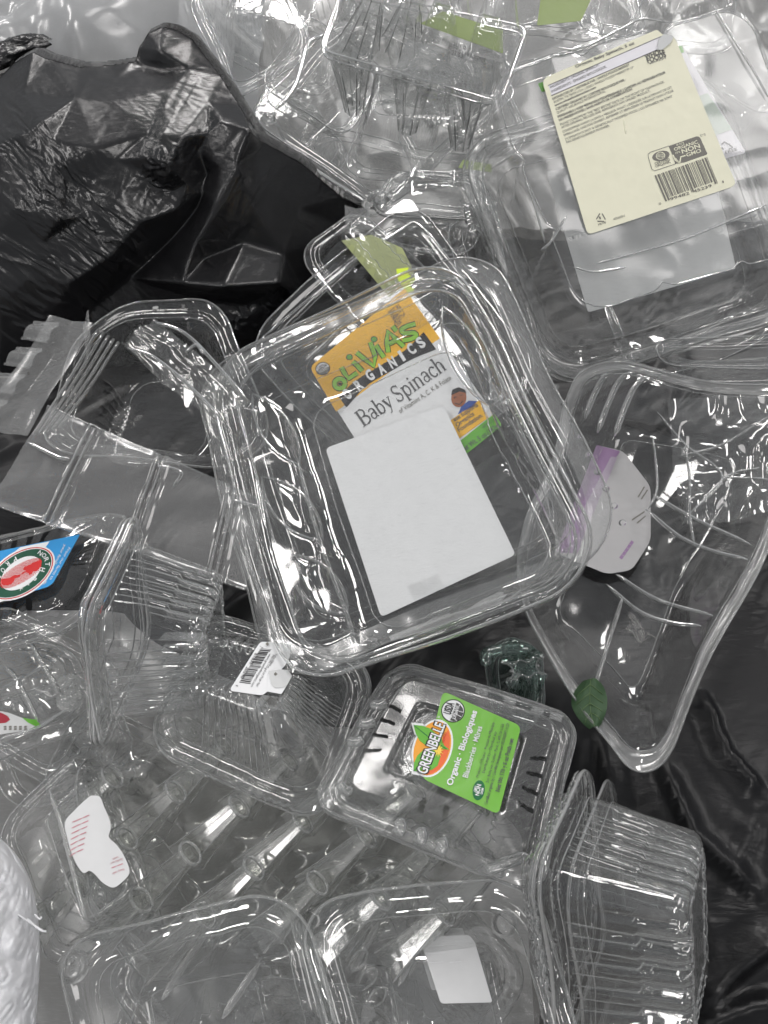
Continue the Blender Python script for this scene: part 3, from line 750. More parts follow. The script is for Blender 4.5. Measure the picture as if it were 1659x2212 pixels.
filler(Qd(1560, 60, 25, 180, 130), .0, "buried clear tray in the upper right corner", .05, -1, 5, 49)
filler(Qd(850, 420, 10, 190, 110), -.03, "buried clear tray below the upper egg carton, above centre", .04, -1, 8, 50)
filler(Qd(1540, 640, -20, 230, 130), -.03, "buried clear tray beneath the cream-label tub", .05, -1, 0, 51)
filler(Qd(620, 330, 30, 110, 90), -.045, "buried clear tray along the black bag edge, upper centre", .04, 1, 7, 52)

filler(Qd(330, 1960, 50, 150, 110), -.03, "buried clear ribbed tray left of the open clamshell's snap corner", .035, 1, 5, 53, hole=True)
filler(Qd(700, 2230, 10, 190, 110), -.02, "buried clear tray below the hinge of the open clamshell", .03, -1, 6, 54)
filler(Qd(760, 1960, -20, 150, 90), -.035, "buried clear tray between egg carton posts and open clamshell", .03, 1, 6, 55)
filler(Qd(1000, 290, -25, 130, 80), -.01, "buried clear ribbed tray under the upper egg carton's cups", .035, 1, 9, 56)
filler(Qd(700, 170, 35, 110, 90), .0, "buried clear ribbed tray between snap-button clamshell and egg carton", .03, -1, 7, 57)
filler(Qd(1420, 20, 10, 170, 70), .02, "buried clear tray behind the top edge of the cream-label tub", .04, 1, 6, 58)
t = thing("added_film", "crumpled clear plastic film added over the floor under the lower left pile", "plastic film", at_z((450, 1900), -.08))  # added film: its crinkles bring highlights and texture to the bare floor
film("film_skin", [(-200, 1350, -.07), (400, 1500, -.07), (900, 1650, -.07), (1100, 1900, -.075), (1100, 2350, -.075), (500, 2350, -.06), (-200, 2350, -.06), (-200, 1850, -.05), (350, 1900, -.062), (700, 2050, -.06)], t, FILM2, res=.003, crinkle=[(.006, 8, 15, .8, 61, .6), (.003, 18, 34, 2.2, 62, .6)])
t = thing("added_rear_film", "crumpled clear plastic film added behind the top containers", "plastic film", at_z((950, 60), -.06))  # added like the lower film, for highlights and texture at the back
film("film_skin", [(380, 350, -.06), (420, -60, -.05), (900, -120, -.05), (1500, -120, -.04), (1800, -60, -.04), (1800, 250, -.05), (1250, 350, -.06), (850, 480, -.065)], t, FILM2, res=.0035, crinkle=[(.007, 6, 12, .5, 64, .6), (.003, 14, 26, 1.9, 65, .6)])
# ---------- clear tub with square grid grooves, top left of centre
fr = quad_flat([(405, -10), (590, -110), (680, 110), (500, 215)], .045)
def grid_emb(px, Vv, T):
    g = np.minimum(np.abs((Vv[:, 0] * 62) % 1 - .5), np.abs((Vv[:, 1] * 62) % 1 - .5)); return np.where(T >= 1.0, -0.0016 * (1 - sstep(.0, .1, g)), 0)
t, o = simple_tray("grid_tub", "upturned clear tub with square grid grooves behind the black bag", fr, .05, 1, PET, per=6, amp=.003, seed=5, emboss=grid_emb, nf=60, ns=73)
pg = fr.plane(.0515)
for k in range(4):
    s_ = .2 + .2 * k; e = [proj(fr.map(np.array([q[0] * fr.w * .62]), np.array([q[1] * fr.l * .62]), np.array([.0515])))[0] for q in ((s_ - .5, -.5), (s_ - .5, .5), (-.5, s_ - .5), (.5, s_ - .5))]
    bead("grid_ridge", [e[0], e[1]], pg, .0012, PET_BEAD, t, o); bead("grid_ridge", [e[2], e[3]], pg, .0012, PET_BEAD, t, o)
# ---------- big clamshell with snap button beside the black bag
fr = quad_flat([(760, 20), (1130, 190), (830, 465), (535, 255)], [.03, .03, .03, .05])
t, o = simple_tray("wide_clamshell", "wide clear clamshell tray with round snap button, edge against the black bag", fr, .045, -1, PET, flange=.012, r=.025, seed=6, warp=.0022)
for p in ((580, 258), (800, 440)): dome("snap_button", p, (fr.plane(.001)[0] + [0, 0, .008], fr.n0), .0055, .004, PET_BEAD, t)
bead("crease", [(612, 318), (700, 380), (795, 440)], fr.plane(.001), .002, PET_BEAD, t)
bead("crease", [(600, 235), (640, 180), (665, 95), (700, 75)], fr.plane(.003), .0022, PET_BEAD, t)
# ---------- tall ribbed tray within it
fr = quad_flat([(790, 215), (1010, 240), (1040, 400), (740, 380)], .04)
simple_tray("ribbed_tray", "clear finely ribbed tray below the upper egg carton", fr, .045, 1, PET, per=13, amp=.002, seed=7, flange=.005, draft=.006)

# ---------- egg cartons
def egg_half(name, fr, t, mat, nx, ny, H, sgn, top=.34, foot=.9, skirt=.006, res=14, parent=None, ridge=0.0, seed=1):
    """cups / posts of an egg carton as one formed sheet"""
    u = np.linspace(-.5, .5, nx * res + 1); v = np.linspace(-.5, .5, ny * res + 1); U, W_ = np.meshgrid(u, v)
    du = np.abs((U + .5) * nx % 1 - .5) * 2; dv = np.abs((W_ + .5) * ny % 1 - .5) * 2
    rr = (du ** 3.2 + dv ** 3.2) ** (1 / 3.2)
    h = 1 - np.clip((rr - top) / (foot - top), 0, 1)
    h = h * h * (1.6 - .6 * h) if False else h
    flute = 0.05 * np.cos(np.arctan2(dv, du) * 8) * h * (1 - h) * 3
    h = np.clip(h + flute, 0, 1.02)
    cap = np.where(rr < top * .9, -0.05 * np.cos(rr / (top * .9) * math.pi / 2) ** .5, 0)
    if ridge: h = np.maximum(h, ridge * (1 - sstep(.10, .22, du)))
    Z = sgn * H * (h + cap)
    x = U * fr.w; y = -W_ * fr.l
    x = x + .0008 * np.sin(y * 90 + seed); 
    P = fr.map(x.ravel(), y.ravel(), Z.ravel()); n = len(u)
    i = np.arange(len(v) - 1)[:, None] * n + np.arange(n - 1)[None, :]
    F = np.stack([i, i + 1, i + n + 1, i + n], -1).reshape(-1, 4)
    return mesh_obj(name, P, F, mat, t, parent)
# upper egg carton, closed, seen from its side
fr = quad_flat([(745, -5), (1130, 75), (1075, 228), (700, 120)], .085)
t = thing("egg_carton", "closed clear egg carton with cone cups and green label, top centre", "egg carton", fr.c - [0, 0, .04])
egg_half("cup_tray", fr, t, PET, 4, 2, .048, -1, top=.42, foot=.97, seed=2)
fr2 = Frame([q + np.array([0, 0, .006]) for q in fr.Q])
lidq = egg_half("lid", fr2, t, PET, 4, 2, .042, 1, top=.5, foot=.98, seed=4)
for k, z in ((0, .0), (1, .006)):
    pts, *_ = ring(fr.w * 1.03, fr.l * 1.06, .012, 24, 8)
    path = fr.map(pts[:, 0], pts[:, 1], np.full(len(pts), z)); tube("flange", path, .0014, PET_RIM, t, closed=True, ns=6, flat=.35, up=np.array([0, 0, 1.0]))
for p in ((745, 118), (860, 160), (960, 195), (1045, 215)):
    c = hit(p, fr.plane(.003)); dome("snap_tab", p, fr.plane(.002), .0045, .004, PET_RIM, t)
for a_, za, b_, zb in (((761, 128), .09, (766, 240), .045), ((893, 165), .09, (880, 280), .045), ((1003, 208), .09, (994, 314), .045)):
    frustum("cup", at_z(b_, zb), at_z(a_, za), .0075, .0165, PET, t, twist=.2)
for a_, za, b_, zb in (((776, 95), .09, (803, 12), .13), ((870, 90), .09, (885, 20), .13)):
    frustum("cone", at_z(b_, zb), at_z(a_, za), .0085, .0165, PET, t, twist=.1)
# flat front panel of the lid with ink-jet date
pl = (at((1010, 150), dep(150, .10)) , unit(np.array([0.05, -0.85, .5])))
slab("date_panel", [(880, 85), (1088, 135), (1062, 212), (850, 160)], pl, 0, PET_HZ, t)
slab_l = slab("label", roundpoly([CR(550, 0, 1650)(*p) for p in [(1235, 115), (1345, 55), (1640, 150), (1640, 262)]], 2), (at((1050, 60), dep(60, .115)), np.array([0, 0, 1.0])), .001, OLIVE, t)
c6 = CR(550, 0, 1650)
for s, a, b in (("15U1 IE", (1385, 222), (1460, 245)), ("BEST BY 06/05/2025", (1368, 240), (1550, 305)), ("3 21:53", (1366, 262), (1440, 285))):
    text(s, c6(*a), c6(*b), 8, pl, .0006, INK, t, None)
# far green-label piece
t = thing("green_label_container", "clear container with olive green label at the very top, right of centre", "container", at_z((1240, 40), .02))
fr = quad_flat([(1060, -60), (1340, -60), (1290, 90), (1040, 60)], .03)
o, p = shell("tray", fr, t, PET, tray_profile(.04), 1, seed=9); rimtube(p, t, o)
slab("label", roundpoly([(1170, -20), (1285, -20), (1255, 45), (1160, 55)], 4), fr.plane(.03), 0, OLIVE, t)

# ---------- two shallow clamshells above centre
fr = quad_flat([(845, 370), (1040, 375), (1060, 470), (800, 455)], .05)
t, o = simple_tray("small_clamshell", "small closed clear clamshell with snap corner just above centre", fr, .018, 1, PET, seed=10, flange=.006, r=.014)
fr2 = Frame([q - np.array([0, 0, .005]) for q in fr.Q]); o2, p2 = shell("base", fr2, t, PET, tray_profile(.03, .006), -1, r=.014, seed=11); rimtube(p2, t, o2)
dome("snap_corner", (818, 432), fr.plane(.0), .007, .006, PET_RIM, t)
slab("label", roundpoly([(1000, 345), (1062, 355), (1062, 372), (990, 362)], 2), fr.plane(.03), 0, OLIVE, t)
fr = quad_flat([(960, 470), (1075, 470), (1100, 640), (1000, 650)], .035)
simple_tray("ribbed_tub", "clear deeply ribbed tub wedged left of the cream-label tub", fr, .04, 1, PET_CR, per=5, amp=.006, seed=12)

# ---------- clamshell with yellow-green sticker, behind the orange-label tray
fr = quad_flat([(640, 545), (770, 440), (985, 640), (860, 790)], [.05, .05, .03, .03])
t, o = simple_tray("vented_clamshell", "clear vented clamshell corner with yellow-green sticker above the orange label", fr, .03, 1, PET, per=5, amp=.002, hole=True, seed=13, r=.018)
slab("label", [CR(900, 600, 1700)(*p) for p in [(440, 380), (640, 340), (850, 430), (950, 640), (760, 760), (560, 520)]], fr.plane(.024), 0, paint("label_pale_lime", srgb(158, 166, 112), .5), t)  # haze of the covering plastic is mixed into this greyed lime
slab("sticker_piece", [CR(900, 600, 1700)(*p) for p in [(808, 572), (890, 560), (890, 610), (945, 640), (900, 690), (930, 700), (925, 728), (880, 735), (860, 700), (820, 640)]], (fr.c + [0, 0, .04], fr.n0), 0, YGRN, t)
cs = CR(900, 600, 1700)
fl = (at_z(cs(540, 240), .065), unit(np.array([.1, -.7, .6])))
for a in ([(460, 140), (540, 165), (545, 330), (468, 335)], [(540, 165), (625, 145), (635, 300), (545, 330)]):
    slab("standing_tab", [cs(*q) for q in a], fl, 0, PET_HZ, t)
# ---------- rear tray
fr = quad_flat([(885, 425), (1185, 810), (850, 1090), (512, 750)], [.06, .05, .03, .055])
t, o = simple_tray("rear_tray", "clear tray with rounded corner peeking out above the orange-label tray", fr, .03, -1, PET_FINE, flange=.012, draft=.01, r=.03, seed=14)
bead("crease", [(560, 735), (700, 620), (860, 500), (910, 490), (1000, 600)], fr.plane(-.004), .0012, PET_BEAD, t)
slab("tab", roundpoly([(830, 462), (872, 430), (890, 432), (905, 455)], 5), fr.plane(0), .001, PET_HZ, t)

# ---------- cream-label spinach tub (bottom up), upper right
fr = quad_par([(985, 312), (1548, 150), (1738, 668), (1188, 838)], .075)
HD = .075
fr.axis_to((1432, 345), HD)
t = thing("spinach_tub", "big upturned clear salad tub with cream ingredients label, upper right", "food container", fr.c - [0, 0, .02])
def tub_emb(px, Vv, T):
    x, y = Vv[:, 0] / fr.w, Vv[:, 1] / fr.l
    dz = np.zeros(len(Vv))
    for gx in (-.17, .14): dz -= .0022 * np.exp(-((Vv[:, 0] - gx * fr.w) / .0045) ** 2) * (T > .3) * (T < 1.0)
    return dz
def tubrib(sd, q, tt):
    s = np.zeros(len(q))
    for gq in (-.22, .2): s = np.maximum(s, np.exp(-((q - gq) / .03) ** 2))
    return s * (sd >= 0) * (0.0 if tt < .03 else min(1, tt * 1.2)) 
o, p = shell("tub", fr, t, PET_TUB, tray_profile(HD, .0065, .001, .004, nw=34), 1, r=.030, rib=tubrib, ribamp=.004, emboss=tub_emb, ns=70, nc=14, nf=40, seed=3, warp=.0012, cwarp=.0007, fwarp=.12, wav=.6)
rimtube(p, t, o, .0012)
p2 = p - np.array([0, 0, .004]); rimtube(fr.c + (p2 - fr.c) * .985, t, o, .0009)
# lid closed below, wide flat flange with sealing dots
frl = Frame([fr.c + (q - fr.c) * 1.035 - fr.n0 * .006 for q in fr.Q])
ol, pl_ = shell("lid", frl, t, PET_HZ, ([(0, 0), (.002, .0004), (.007, .0004), (.010, .0)], [0, .3, .6, 1]), -1, r=.036, floor=False, seed=4, ns=40)
rimtube(pl_, t, ol, .0007)
ol2, _ = shell("lid_panel", frl, t, PET_FINE, tray_profile(.012, .012, .006), -1, r=.034, seed=5)
for k in range(34):
    s = k / 33; q = np.array([1003, 360]) * (1 - s) + np.array([1166, 770]) * s
    dome("sealing_dot", q + np.array([7 * math.sin(k * 2.1), 0]), frl.plane(.0008), .0011, .0009, PET_BEAD, t, ol)
PD = (fr.c + fr.n * (HD + .0022), fr.n0)
cB = CR(1740, 80, 2440)
cF = lambda x, y: ((1700 + x * 800 / 1416) / 1.50693, y * 800 / 1416 / 1.50693)
# inner white sheet and front label seen through the tub
PI = (fr.c + fr.n * (HD * .45), fr.n0)
slab("inner_sheet", roundpoly([cF(140, 990), cF(1050, 760), cF(1232, 1545), cF(380, 1800)], 6), PI, 0, GREYW, t)
fl = slab("front_label", roundpoly([cF(90, 480), cF(920, 262), cF(1290, 880), cF(420, 1120)], 6), (fr.c + fr.n * (HD - .007), fr.n0), 0, BAND, t)
PF = (fr.c + fr.n * (HD - .007), fr.n0)
slab("green_band", roundpoly([cF(90, 480), cF(920, 262), cF(934, 300), cF(112, 530)], 2), PF, .0003, GRN, t, fl)
slab("pale_green_band", [cF(1000, 560), cF(1068, 535), cF(1210, 745), cF(1110, 780)], PF, .0003, paint("print_pale_green", srgb(200, 212, 200)), t, fl)
strokes([[cF(1148, 832), cF(1165, 818), cF(1185, 830)], [cF(1188, 828), cF(1212, 850), cF(1190, 860)], [cF(1160, 862), cF(1150, 850)]], 3.2, PF, .0004, INK, t, fl, "recycling_mark")
text("FREE", cF(1172, 885), cF(1240, 866), 6, PF, .0004, INK, t, fl, .02)
lab = slab("ingredients_label", roundpoly([cB(55, 420), cB(945, 38), cB(985, 75), cB(1080, 95), cB(1560, 1240), cB(410, 1622)], [16, 4, 6, 10, 14, 12]), PD, 0, CREAM, t)
z1, z2 = .00012, .0002
slab("white_band", [cB(107, 472), cB(965, 92), cB(1010, 110), cB(1045, 150), cB(132, 545)], PD, z1, BAND, t, lab)
slab("torn_edge", roundpoly([cB(960, 105), cB(1000, 70), cB(1075, 90), cB(1050, 140), cB(985, 195), cB(945, 195)], 3), PD, .0009, GREYW, t, lab)
strokes([[cB(105, 470), cB(985, 88)], [cB(130, 548), cB(945, 195)]], 1.6, PD, z2, INK, t, lab, "rule")
LN = [("Organic Baby Spinach, 5 oz", (318, 335), (772, 150), 6.2, .018), ("INGREDIENTS: ORGANIC SPINACH.", (125, 492), (500, 318), 5.4, .01), ("INGRÉDIENTS : ÉPINARD BIOLOGIQUE.", (135, 525), (557, 330), 5.4, .01),
      ("DISTRIBUTED BY | DISTRIBUÉ PAR : WHOLE FOODS MARKET", (142, 583), (735, 315), 5, .012), ("AUSTIN, TX 78703 U.S.A. | ©2021 WHOLE FOODS MARKET IP, LP", (150, 608), (765, 335), 5, 0), ("www.wholefoodsmarket.com", (158, 632), (475, 490), 5, .02),
      ("CERTIFIED ORGANIC BY | CERTIFIÉ BIOLOGIQUE PAR :", (167, 662), (705, 430), 5, .02), ("QUALITY ASSURANCE INTERNATIONAL", (175, 688), (550, 520), 5, 0),
      ("PERISHABLE | KEEP REFRIGERATED/PÉRISSABLE | GARDER AU RÉFRIGÉRATEUR", (183, 720), (1012, 375), 5, .02), ("NO PRESERVATIVES | SANS AGENTS DE CONSERVATION", (193, 747), (755, 505), 5, .02),
      ("PLEASE CONSUME BY THE \"BEST BEFORE\" DATE ON THE FRONT OF THIS PACKAGE.", (203, 780), (1003, 447), 5, 0), ("AFTER OPENING, RECLOSE AND REFRIGERATE ANY UNUSED PRODUCT.", (212, 803), (895, 518), 5, 0),
      ("CONSOMMER AVANT LA DATE « MEILLEUR AVANT » INDIQUÉE SUR LE DEVANT DE CET", (220, 836), (1062, 490), 5, 0), ("EMBALLAGE. UNE FOIS OUVERT, REFERMER ET RÉFRIGÉRER LE PRODUIT NON UTILISÉ.", (230, 862), (1078, 515), 5, 0),
      ("[•] SPINACH IS NOT A GENETICALLY MODIFIED FOOD. | LES ÉPINARDS NE SONT", (240, 893), (1065, 560), 5, 0), ("PAS GÉNÉTIQUEMENT MODIFIÉS.", (250, 918), (580, 785), 5, 0),
      ("WHOLE", (857, 268), (1008, 213), 10, .03), ("FOODS", (875, 298), (1018, 244), 10, .03), ("MARKET", (890, 306), (1020, 260), 3.6, .01),
      ("CERTIFIED", (930, 1082), (1045, 1045), 5, .015), ("ORGANIC", (935, 1102), (1052, 1064), 5, .015), ("0", (962, 1392), (978, 1387), 5, 0), ("99482", (1048, 1358), (1197, 1308), 6, .02), ("45239", (1228, 1298), (1370, 1250), 6, .02), ("1", (1452, 1222), (1462, 1219), 5, 0),
      ("PETE", (495, 1550), (552, 1532), 4, .01), ("405605H", (610, 1510), (697, 1482), 5, 0), ("[•]", (1283, 862), (1318, 850), 4, 0)]
for s, a, b, h, bo in LN: text(s, cB(*a), cB(*b), h, PD, z2, INK if a[1] < 1000 and s not in ("[•]",) else MINK, t, lab, bo)
strokes([[cB(*p) for p in [(893, 985), (875, 1000), (880, 1030), (905, 1115), (925, 1128), (1088, 1075)]], [cB(893, 985), cB(1040, 935)]], 1.3, PD, z2, MINK, t, lab, "logo_outline")
slab("logo_panel", roundpoly([cB(*p) for p in [(1035, 937), (1270, 855), (1335, 1000), (1160, 1062), (1085, 1075), (1062, 1000)]], [0, 8, 2, 2, 2, 4]), PD, z1, MINK, t, lab)
for s, a, b, h in (("IF IT'S", (1098, 937), (1155, 918), 4), ("ORGANIC", (1080, 975), (1262, 915), 7), ("IT'S", (1090, 1000), (1125, 988), 4), ("NON", (1140, 995), (1280, 948), 9), ("GMO", (1175, 1020), (1288, 982), 7.5)): text(s, cB(*a), cB(*b), h, PD, .0003, CREAM, t, lab, .02)
strokes([[cB(1085, 1030), cB(1110, 1060), cB(1120, 1065), cB(1130, 1020), cB(1165, 1010)], [cB(1068, 1005), cB(1085, 1045), cB(1115, 1065)]], 3, PD, .0003, CREAM, t, lab, "leaf_mark")
slab("globe_mark", [cB(*p) for p in ellipse((975, 1013), 68, 38, -14)], PD, z1, MINK, t, lab)
slab("globe_mark", [cB(*p) for p in ellipse((972, 1012), 36, 30, -14)], PD, z2, CREAM, t, lab)
strokes([[cB(*p) for p in ellipse((972, 1012), 27, 24, 0) + ellipse((972, 1012), 27, 24, 0)[:1]], [cB(*p) for p in ellipse((972, 1012), 12, 24, 0) + ellipse((972, 1012), 12, 24, 0)[:1]], [cB(946, 1014), cB(998, 1010)], [cB(972, 988), cB(973, 1036)], [cB(950, 1000), cB(994, 998)], [cB(952, 1026), cB(996, 1022)]], 1.0, PD, .0003, MINK, t, lab, "globe_lines")
barcode([cB(925, 1165), cB(1335, 1020), cB(1418, 1222), cB(1010, 1365)], PD, z2, MINK, t, lab, 11)
for k in range(3):
    a0 = 90 + 120 * k; c0 = np.array((512, 1492)); r_ = 36
    p = [c0 + r_ * np.array([math.cos(math.radians(a0 + q)), -math.sin(math.radians(a0 + q))]) for q in (12, 40, 60, 80, 104)]
    p = [c0 + (pp - c0) * f for pp, f in zip(p, (1.0, .74, .68, .74, 1.0))]
    strokes([[cB(*q) for q in p]], 2.2, PD, z2, MINK, t, lab, "recycling_mark")
text("1", cB(502, 1503), cB(514, 1499), 6, PD, z2, MINK, t, lab)
bead("label_crease", [cB(685, 715), cB(705, 845)], PD, .0006, CREAM, t, lab)
# moulded characters and creases in the sheet
for s, a, b, h in (("3LE", cF(360, 1335), cF(265, 1365), 8), ("VB-78-UL-90", cF(520, 85), cF(180, 215), 9)): text(s, a, b, h, PD, .0005, PET_RIM, t, o, .02)
for pts in ([cF(20, 1040), cF(70, 1180), cF(130, 1400)], [cF(110, 1440), cF(170, 1385), cF(255, 1245)], [cF(420, 1520), cF(620, 1465), cF(950, 1370), cF(1410, 1180)], [cF(180, 270), cF(330, 280), cF(560, 170), cF(690, 110), cF(850, 130)], [cF(300, 1540), cF(420, 1565), cF(600, 1540)], [cF(1100, 30), cF(1240, 260), cF(1340, 420), cF(1416, 560)]):
    bead("crease", pts, PD, .0007, PET_BEAD, t, o, flat=.8)

# ---------- right-hand crushed tray with leaf, purple label
fr = quad_flat([(1258, 785), (1810, 850), (1392, 1740), (1095, 1270)], [.045, .06, .045, .03])
t = thing("crushed_tray", "large crushed clear tray with thick frosted rim and purple label at right", "food container", fr.c - [0, 0, .04])
o, p = shell("tray", fr, t, PET_CR, tray_profile(.035, .006, .022, .010, nw=20), -1, r=.03, ns=80, nc=14, nf=40, seed=8, warp=.003, cwarp=.0008, wav=.6)
rimtube(p, t, o, .0010)
shell("flange", fr, t, PET_FR, ([(-.0004, -.0042), (-.0002, -.0010), (.0006, .0012), (.0040, .0016), (.0062, .0004), (.0066, -.0010)], [0, .05, .1, .2, .4, .5]), -1, r=.03, ns=80, nc=14, floor=False, seed=8, warp=.003, parent=o, wav=1.6)
FK = fr.plane(.001); FKf = fr.plane(-.016)
for q in ([(1290, 935), (1315, 870), (1345, 815), (1400, 800)], [(1328, 942), (1352, 875), (1380, 825), (1430, 808)], [(1262, 905), (1285, 850), (1312, 808), (1360, 797)]): bead("vent_rib", q, FK, .0021, PET_BEAD, t, o)
for q in ([(1395, 1100), (1470, 1160), (1540, 1190), (1615, 1208)], [(1410, 1068), (1500, 1120), (1620, 1175)], [(1310, 1262), (1380, 1320), (1450, 1345), (1515, 1352)], [(1330, 1240), (1420, 1295), (1540, 1330)], [(1280, 1500), (1310, 1400), (1345, 1290)]): bead("rib", q, FK, .0013, PET_BEAD, t, o)
for q in ([(1420, 890), (1480, 960), (1560, 1030), (1490, 1110)], [(1560, 1030), (1659, 1035)], [(1480, 960), (1490, 1040), (1490, 1110), (1500, 1180)], [(1410, 940), (1420, 1050), (1400, 1100)], [(1659, 900), (1560, 960), (1470, 985)], [(1490, 1110), (1570, 1030), (1640, 1010)]): bead("crease", q, FK, .0008, PET_BEAD, t, o, flat=1.0)
# crumpled fold flap
def crumple(name, q4, zz, t, mat, parent=None, amp=.006, seed=3, n=40):
    f = quad_flat(q4, zz); u = np.linspace(-.5, .5, n); U, W_ = np.meshgrid(u, u)
    a = 1 - np.abs(vnoise(U * 3 + seed, W_ * 2.4, seed)) * 2; b = 1 - np.abs(vnoise(U * 6 + seed, W_ * 5 + 3, seed + 1)) * 2
    P = f.map((U * f.w).ravel(), (W_ * f.l).ravel(), (amp * (a + .4 * b)).ravel())
    i = np.arange(n - 1)[:, None] * n + np.arange(n - 1)[None, :]
    return mesh_obj(name, P, np.stack([i, i + 1, i + n + 1, i + n], -1).reshape(-1, 4), mat, t, parent)
crumple("crumpled_wall", [(1440, 870), (1700, 850), (1680, 1110), (1470, 1140)], [.05, .06, .055, .045], t, PET_CR, o, .0045, 5)
slab("inner_panel", roundpoly([(1255, 800), (1520, 830), (1500, 1180), (1230, 1150)], 30), fr.plane(-.008), 0, PET_HZ, t, o) if False else None
cK = CR(1650, 1150, 2500)
def cK(x, y): k = 850 / 1253.; return ((1650 + k * x) / 1.50693, (1150 + k * y) / 1.50693)
PK = fr.plane(-.026)
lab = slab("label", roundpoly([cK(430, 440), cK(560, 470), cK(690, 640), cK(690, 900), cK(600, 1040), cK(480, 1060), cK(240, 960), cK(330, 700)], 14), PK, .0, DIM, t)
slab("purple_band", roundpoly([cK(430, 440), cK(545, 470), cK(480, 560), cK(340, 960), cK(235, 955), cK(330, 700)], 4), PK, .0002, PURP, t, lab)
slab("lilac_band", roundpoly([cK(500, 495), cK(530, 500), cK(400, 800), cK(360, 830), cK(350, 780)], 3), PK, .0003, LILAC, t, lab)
text("Spring Mix", cK(545, 985), cK(605, 905), 7, PK, .0003, PURP, t, lab) if False else None
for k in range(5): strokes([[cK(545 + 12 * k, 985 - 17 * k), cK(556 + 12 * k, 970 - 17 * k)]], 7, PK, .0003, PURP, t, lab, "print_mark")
strokes([[cK(630, 690), cK(660, 640)], [cK(645, 700), cK(675, 655)], [cK(600, 800), cK(660, 760)], [cK(625, 815), cK(665, 780)]], 3, PK, .0003, MINK, t, lab, "print_mark")
# spinach leaf
t2 = thing("spinach_leaf", "single dark green spinach leaf caught in the crushed tray at right", "leaf", hit((1268, 1520), fr.plane(-.03)))
n = 16; P = []; pl = fr.plane(.003)
ax0, ax1 = np.array(cK(400, 1570)), np.array(cK(420, 1800)); side = unit(np.array([ax1[1] - ax0[1], -(ax1[0] - ax0[0])]))
for i in range(n + 1):
    s = i / n; wd = 44 * math.sin(math.pi * (0.06 + .9 * s)) ** .6 * (1.0 - .25 * s)
    for j in range(9):
        q = j / 4 - 1; c = ax0 + (ax1 - ax0) * s + side * (wd * q - 6 * math.sin(3 * s)); X = hit(c, pl)
        P.append(X + pl[1] * (.004 * (1 - q * q) + .0012 * math.sin(7 * s + 3 * q) - .001 * (abs(q) < .1)))
F = [[i * 9 + j, i * 9 + j + 1, (i + 1) * 9 + j + 1, (i + 1) * 9 + j] for i in range(n) for j in range(8)]
bl = mesh_obj("blade", P, F, LEAF, t2)
VEIN = paint("leaf_vein", (.10, .16, .07), .6)
for v_ in ([4 + 9 * i for i in range(n + 1)],) + tuple([[9 * i + 4 + k * s_ for k, i in enumerate(range(i0, min(i0 + 4, n)))] for i0 in range(2, 13, 3) for s_ in (1, -1)]):
    tube("vein", np.array([P[k] + pl[1] * .0002 for k in v_]), .00028, VEIN, t2, bl, closed=False, ns=5)
# thin rod-like rim of another tray above it
fr2 = quad_flat([(1410, 740), (1800, 720), (1800, 800), (1430, 795)], .03)
simple_tray("shallow_tray", "shallow clear tray edge between the cream-label tub and the crushed tray", fr2, .02, -1, PET, seed=33, flange=.006, r=.012)

# ---------- dark green-tinted container
fr = quad_flat([(1035, 1385), (1165, 1375), (1185, 1570), (1080, 1590)], -.005)
t, o = simple_tray("tinted_container", "dark green-tinted container in shadow right of the bright green label", fr, .03, 1, PET_GR, per=3, amp=.004, seed=15, flange=.005)
bead("handle_rib", [(1055, 1440), (1050, 1415), (1075, 1405), (1155, 1400)], fr.plane(.032), .004, PET_GR, t, o)

# ---------- orange-label spinach tray, centre
frB = quad_par([(415, 815), (1050, 528), (1368, 1180), (590, 1490)], .085)
frA = quad_par([(450, 800), (985, 548), (1335, 1245), (625, 1508)], .105)
t = thing("spinach_tray", "open clear salad tray with orange-topped label and blank white sticker, centre", "food container", frA.c - [0, 0, .05])
oB, pB = shell("lid", frB, t, PET_FINE, tray_profile(.018, .015, .008), -1, r=.034, seed=21, ns=50, wav=.4)
rimtube(pB, t, oB, .0009)
oF, _ = shell("dotted_flange", Frame([q + frB.n0 * .0008 for q in frB.Q]), t, PET_HZ, ([(0.0005, 0), (.005, .0002), (.012, 0)], [0, .5, 1]), 1, r=.034, floor=False, ns=40, seed=21)
for a, b, k in (((452, 870), (612, 1450), 16), ((1092, 615), (1345, 1130), 15)):
    for i in range(k):
        s = i / (k - 1); q = np.array(a) * (1 - s) + np.array(b) * s
        dome("dot", q, frB.plane(.0012), .0017, .0014, PET_BEAD, t, oF)
leaves = [((545, 850), (648, 1005), 34, .0032), ((565, 1030), (698, 1168), 40, .0036), ((622, 1198), (752, 1328), 42, .0036), ((655, 1010), (690, 1150), 26, .0022), ((700, 1180), (745, 1320), 40, .0028),
          ((955, 660), (1060, 880), 36, .0028), ((1060, 880), (1110, 1000), 26, .0025), ((1215, 1180), (1250, 1250), 22, .003), ((735, 1370), (830, 1420), 26, .003)]
stem = np.array([(640, 985), (690, 1165), (750, 1330), (765, 1390)], float)
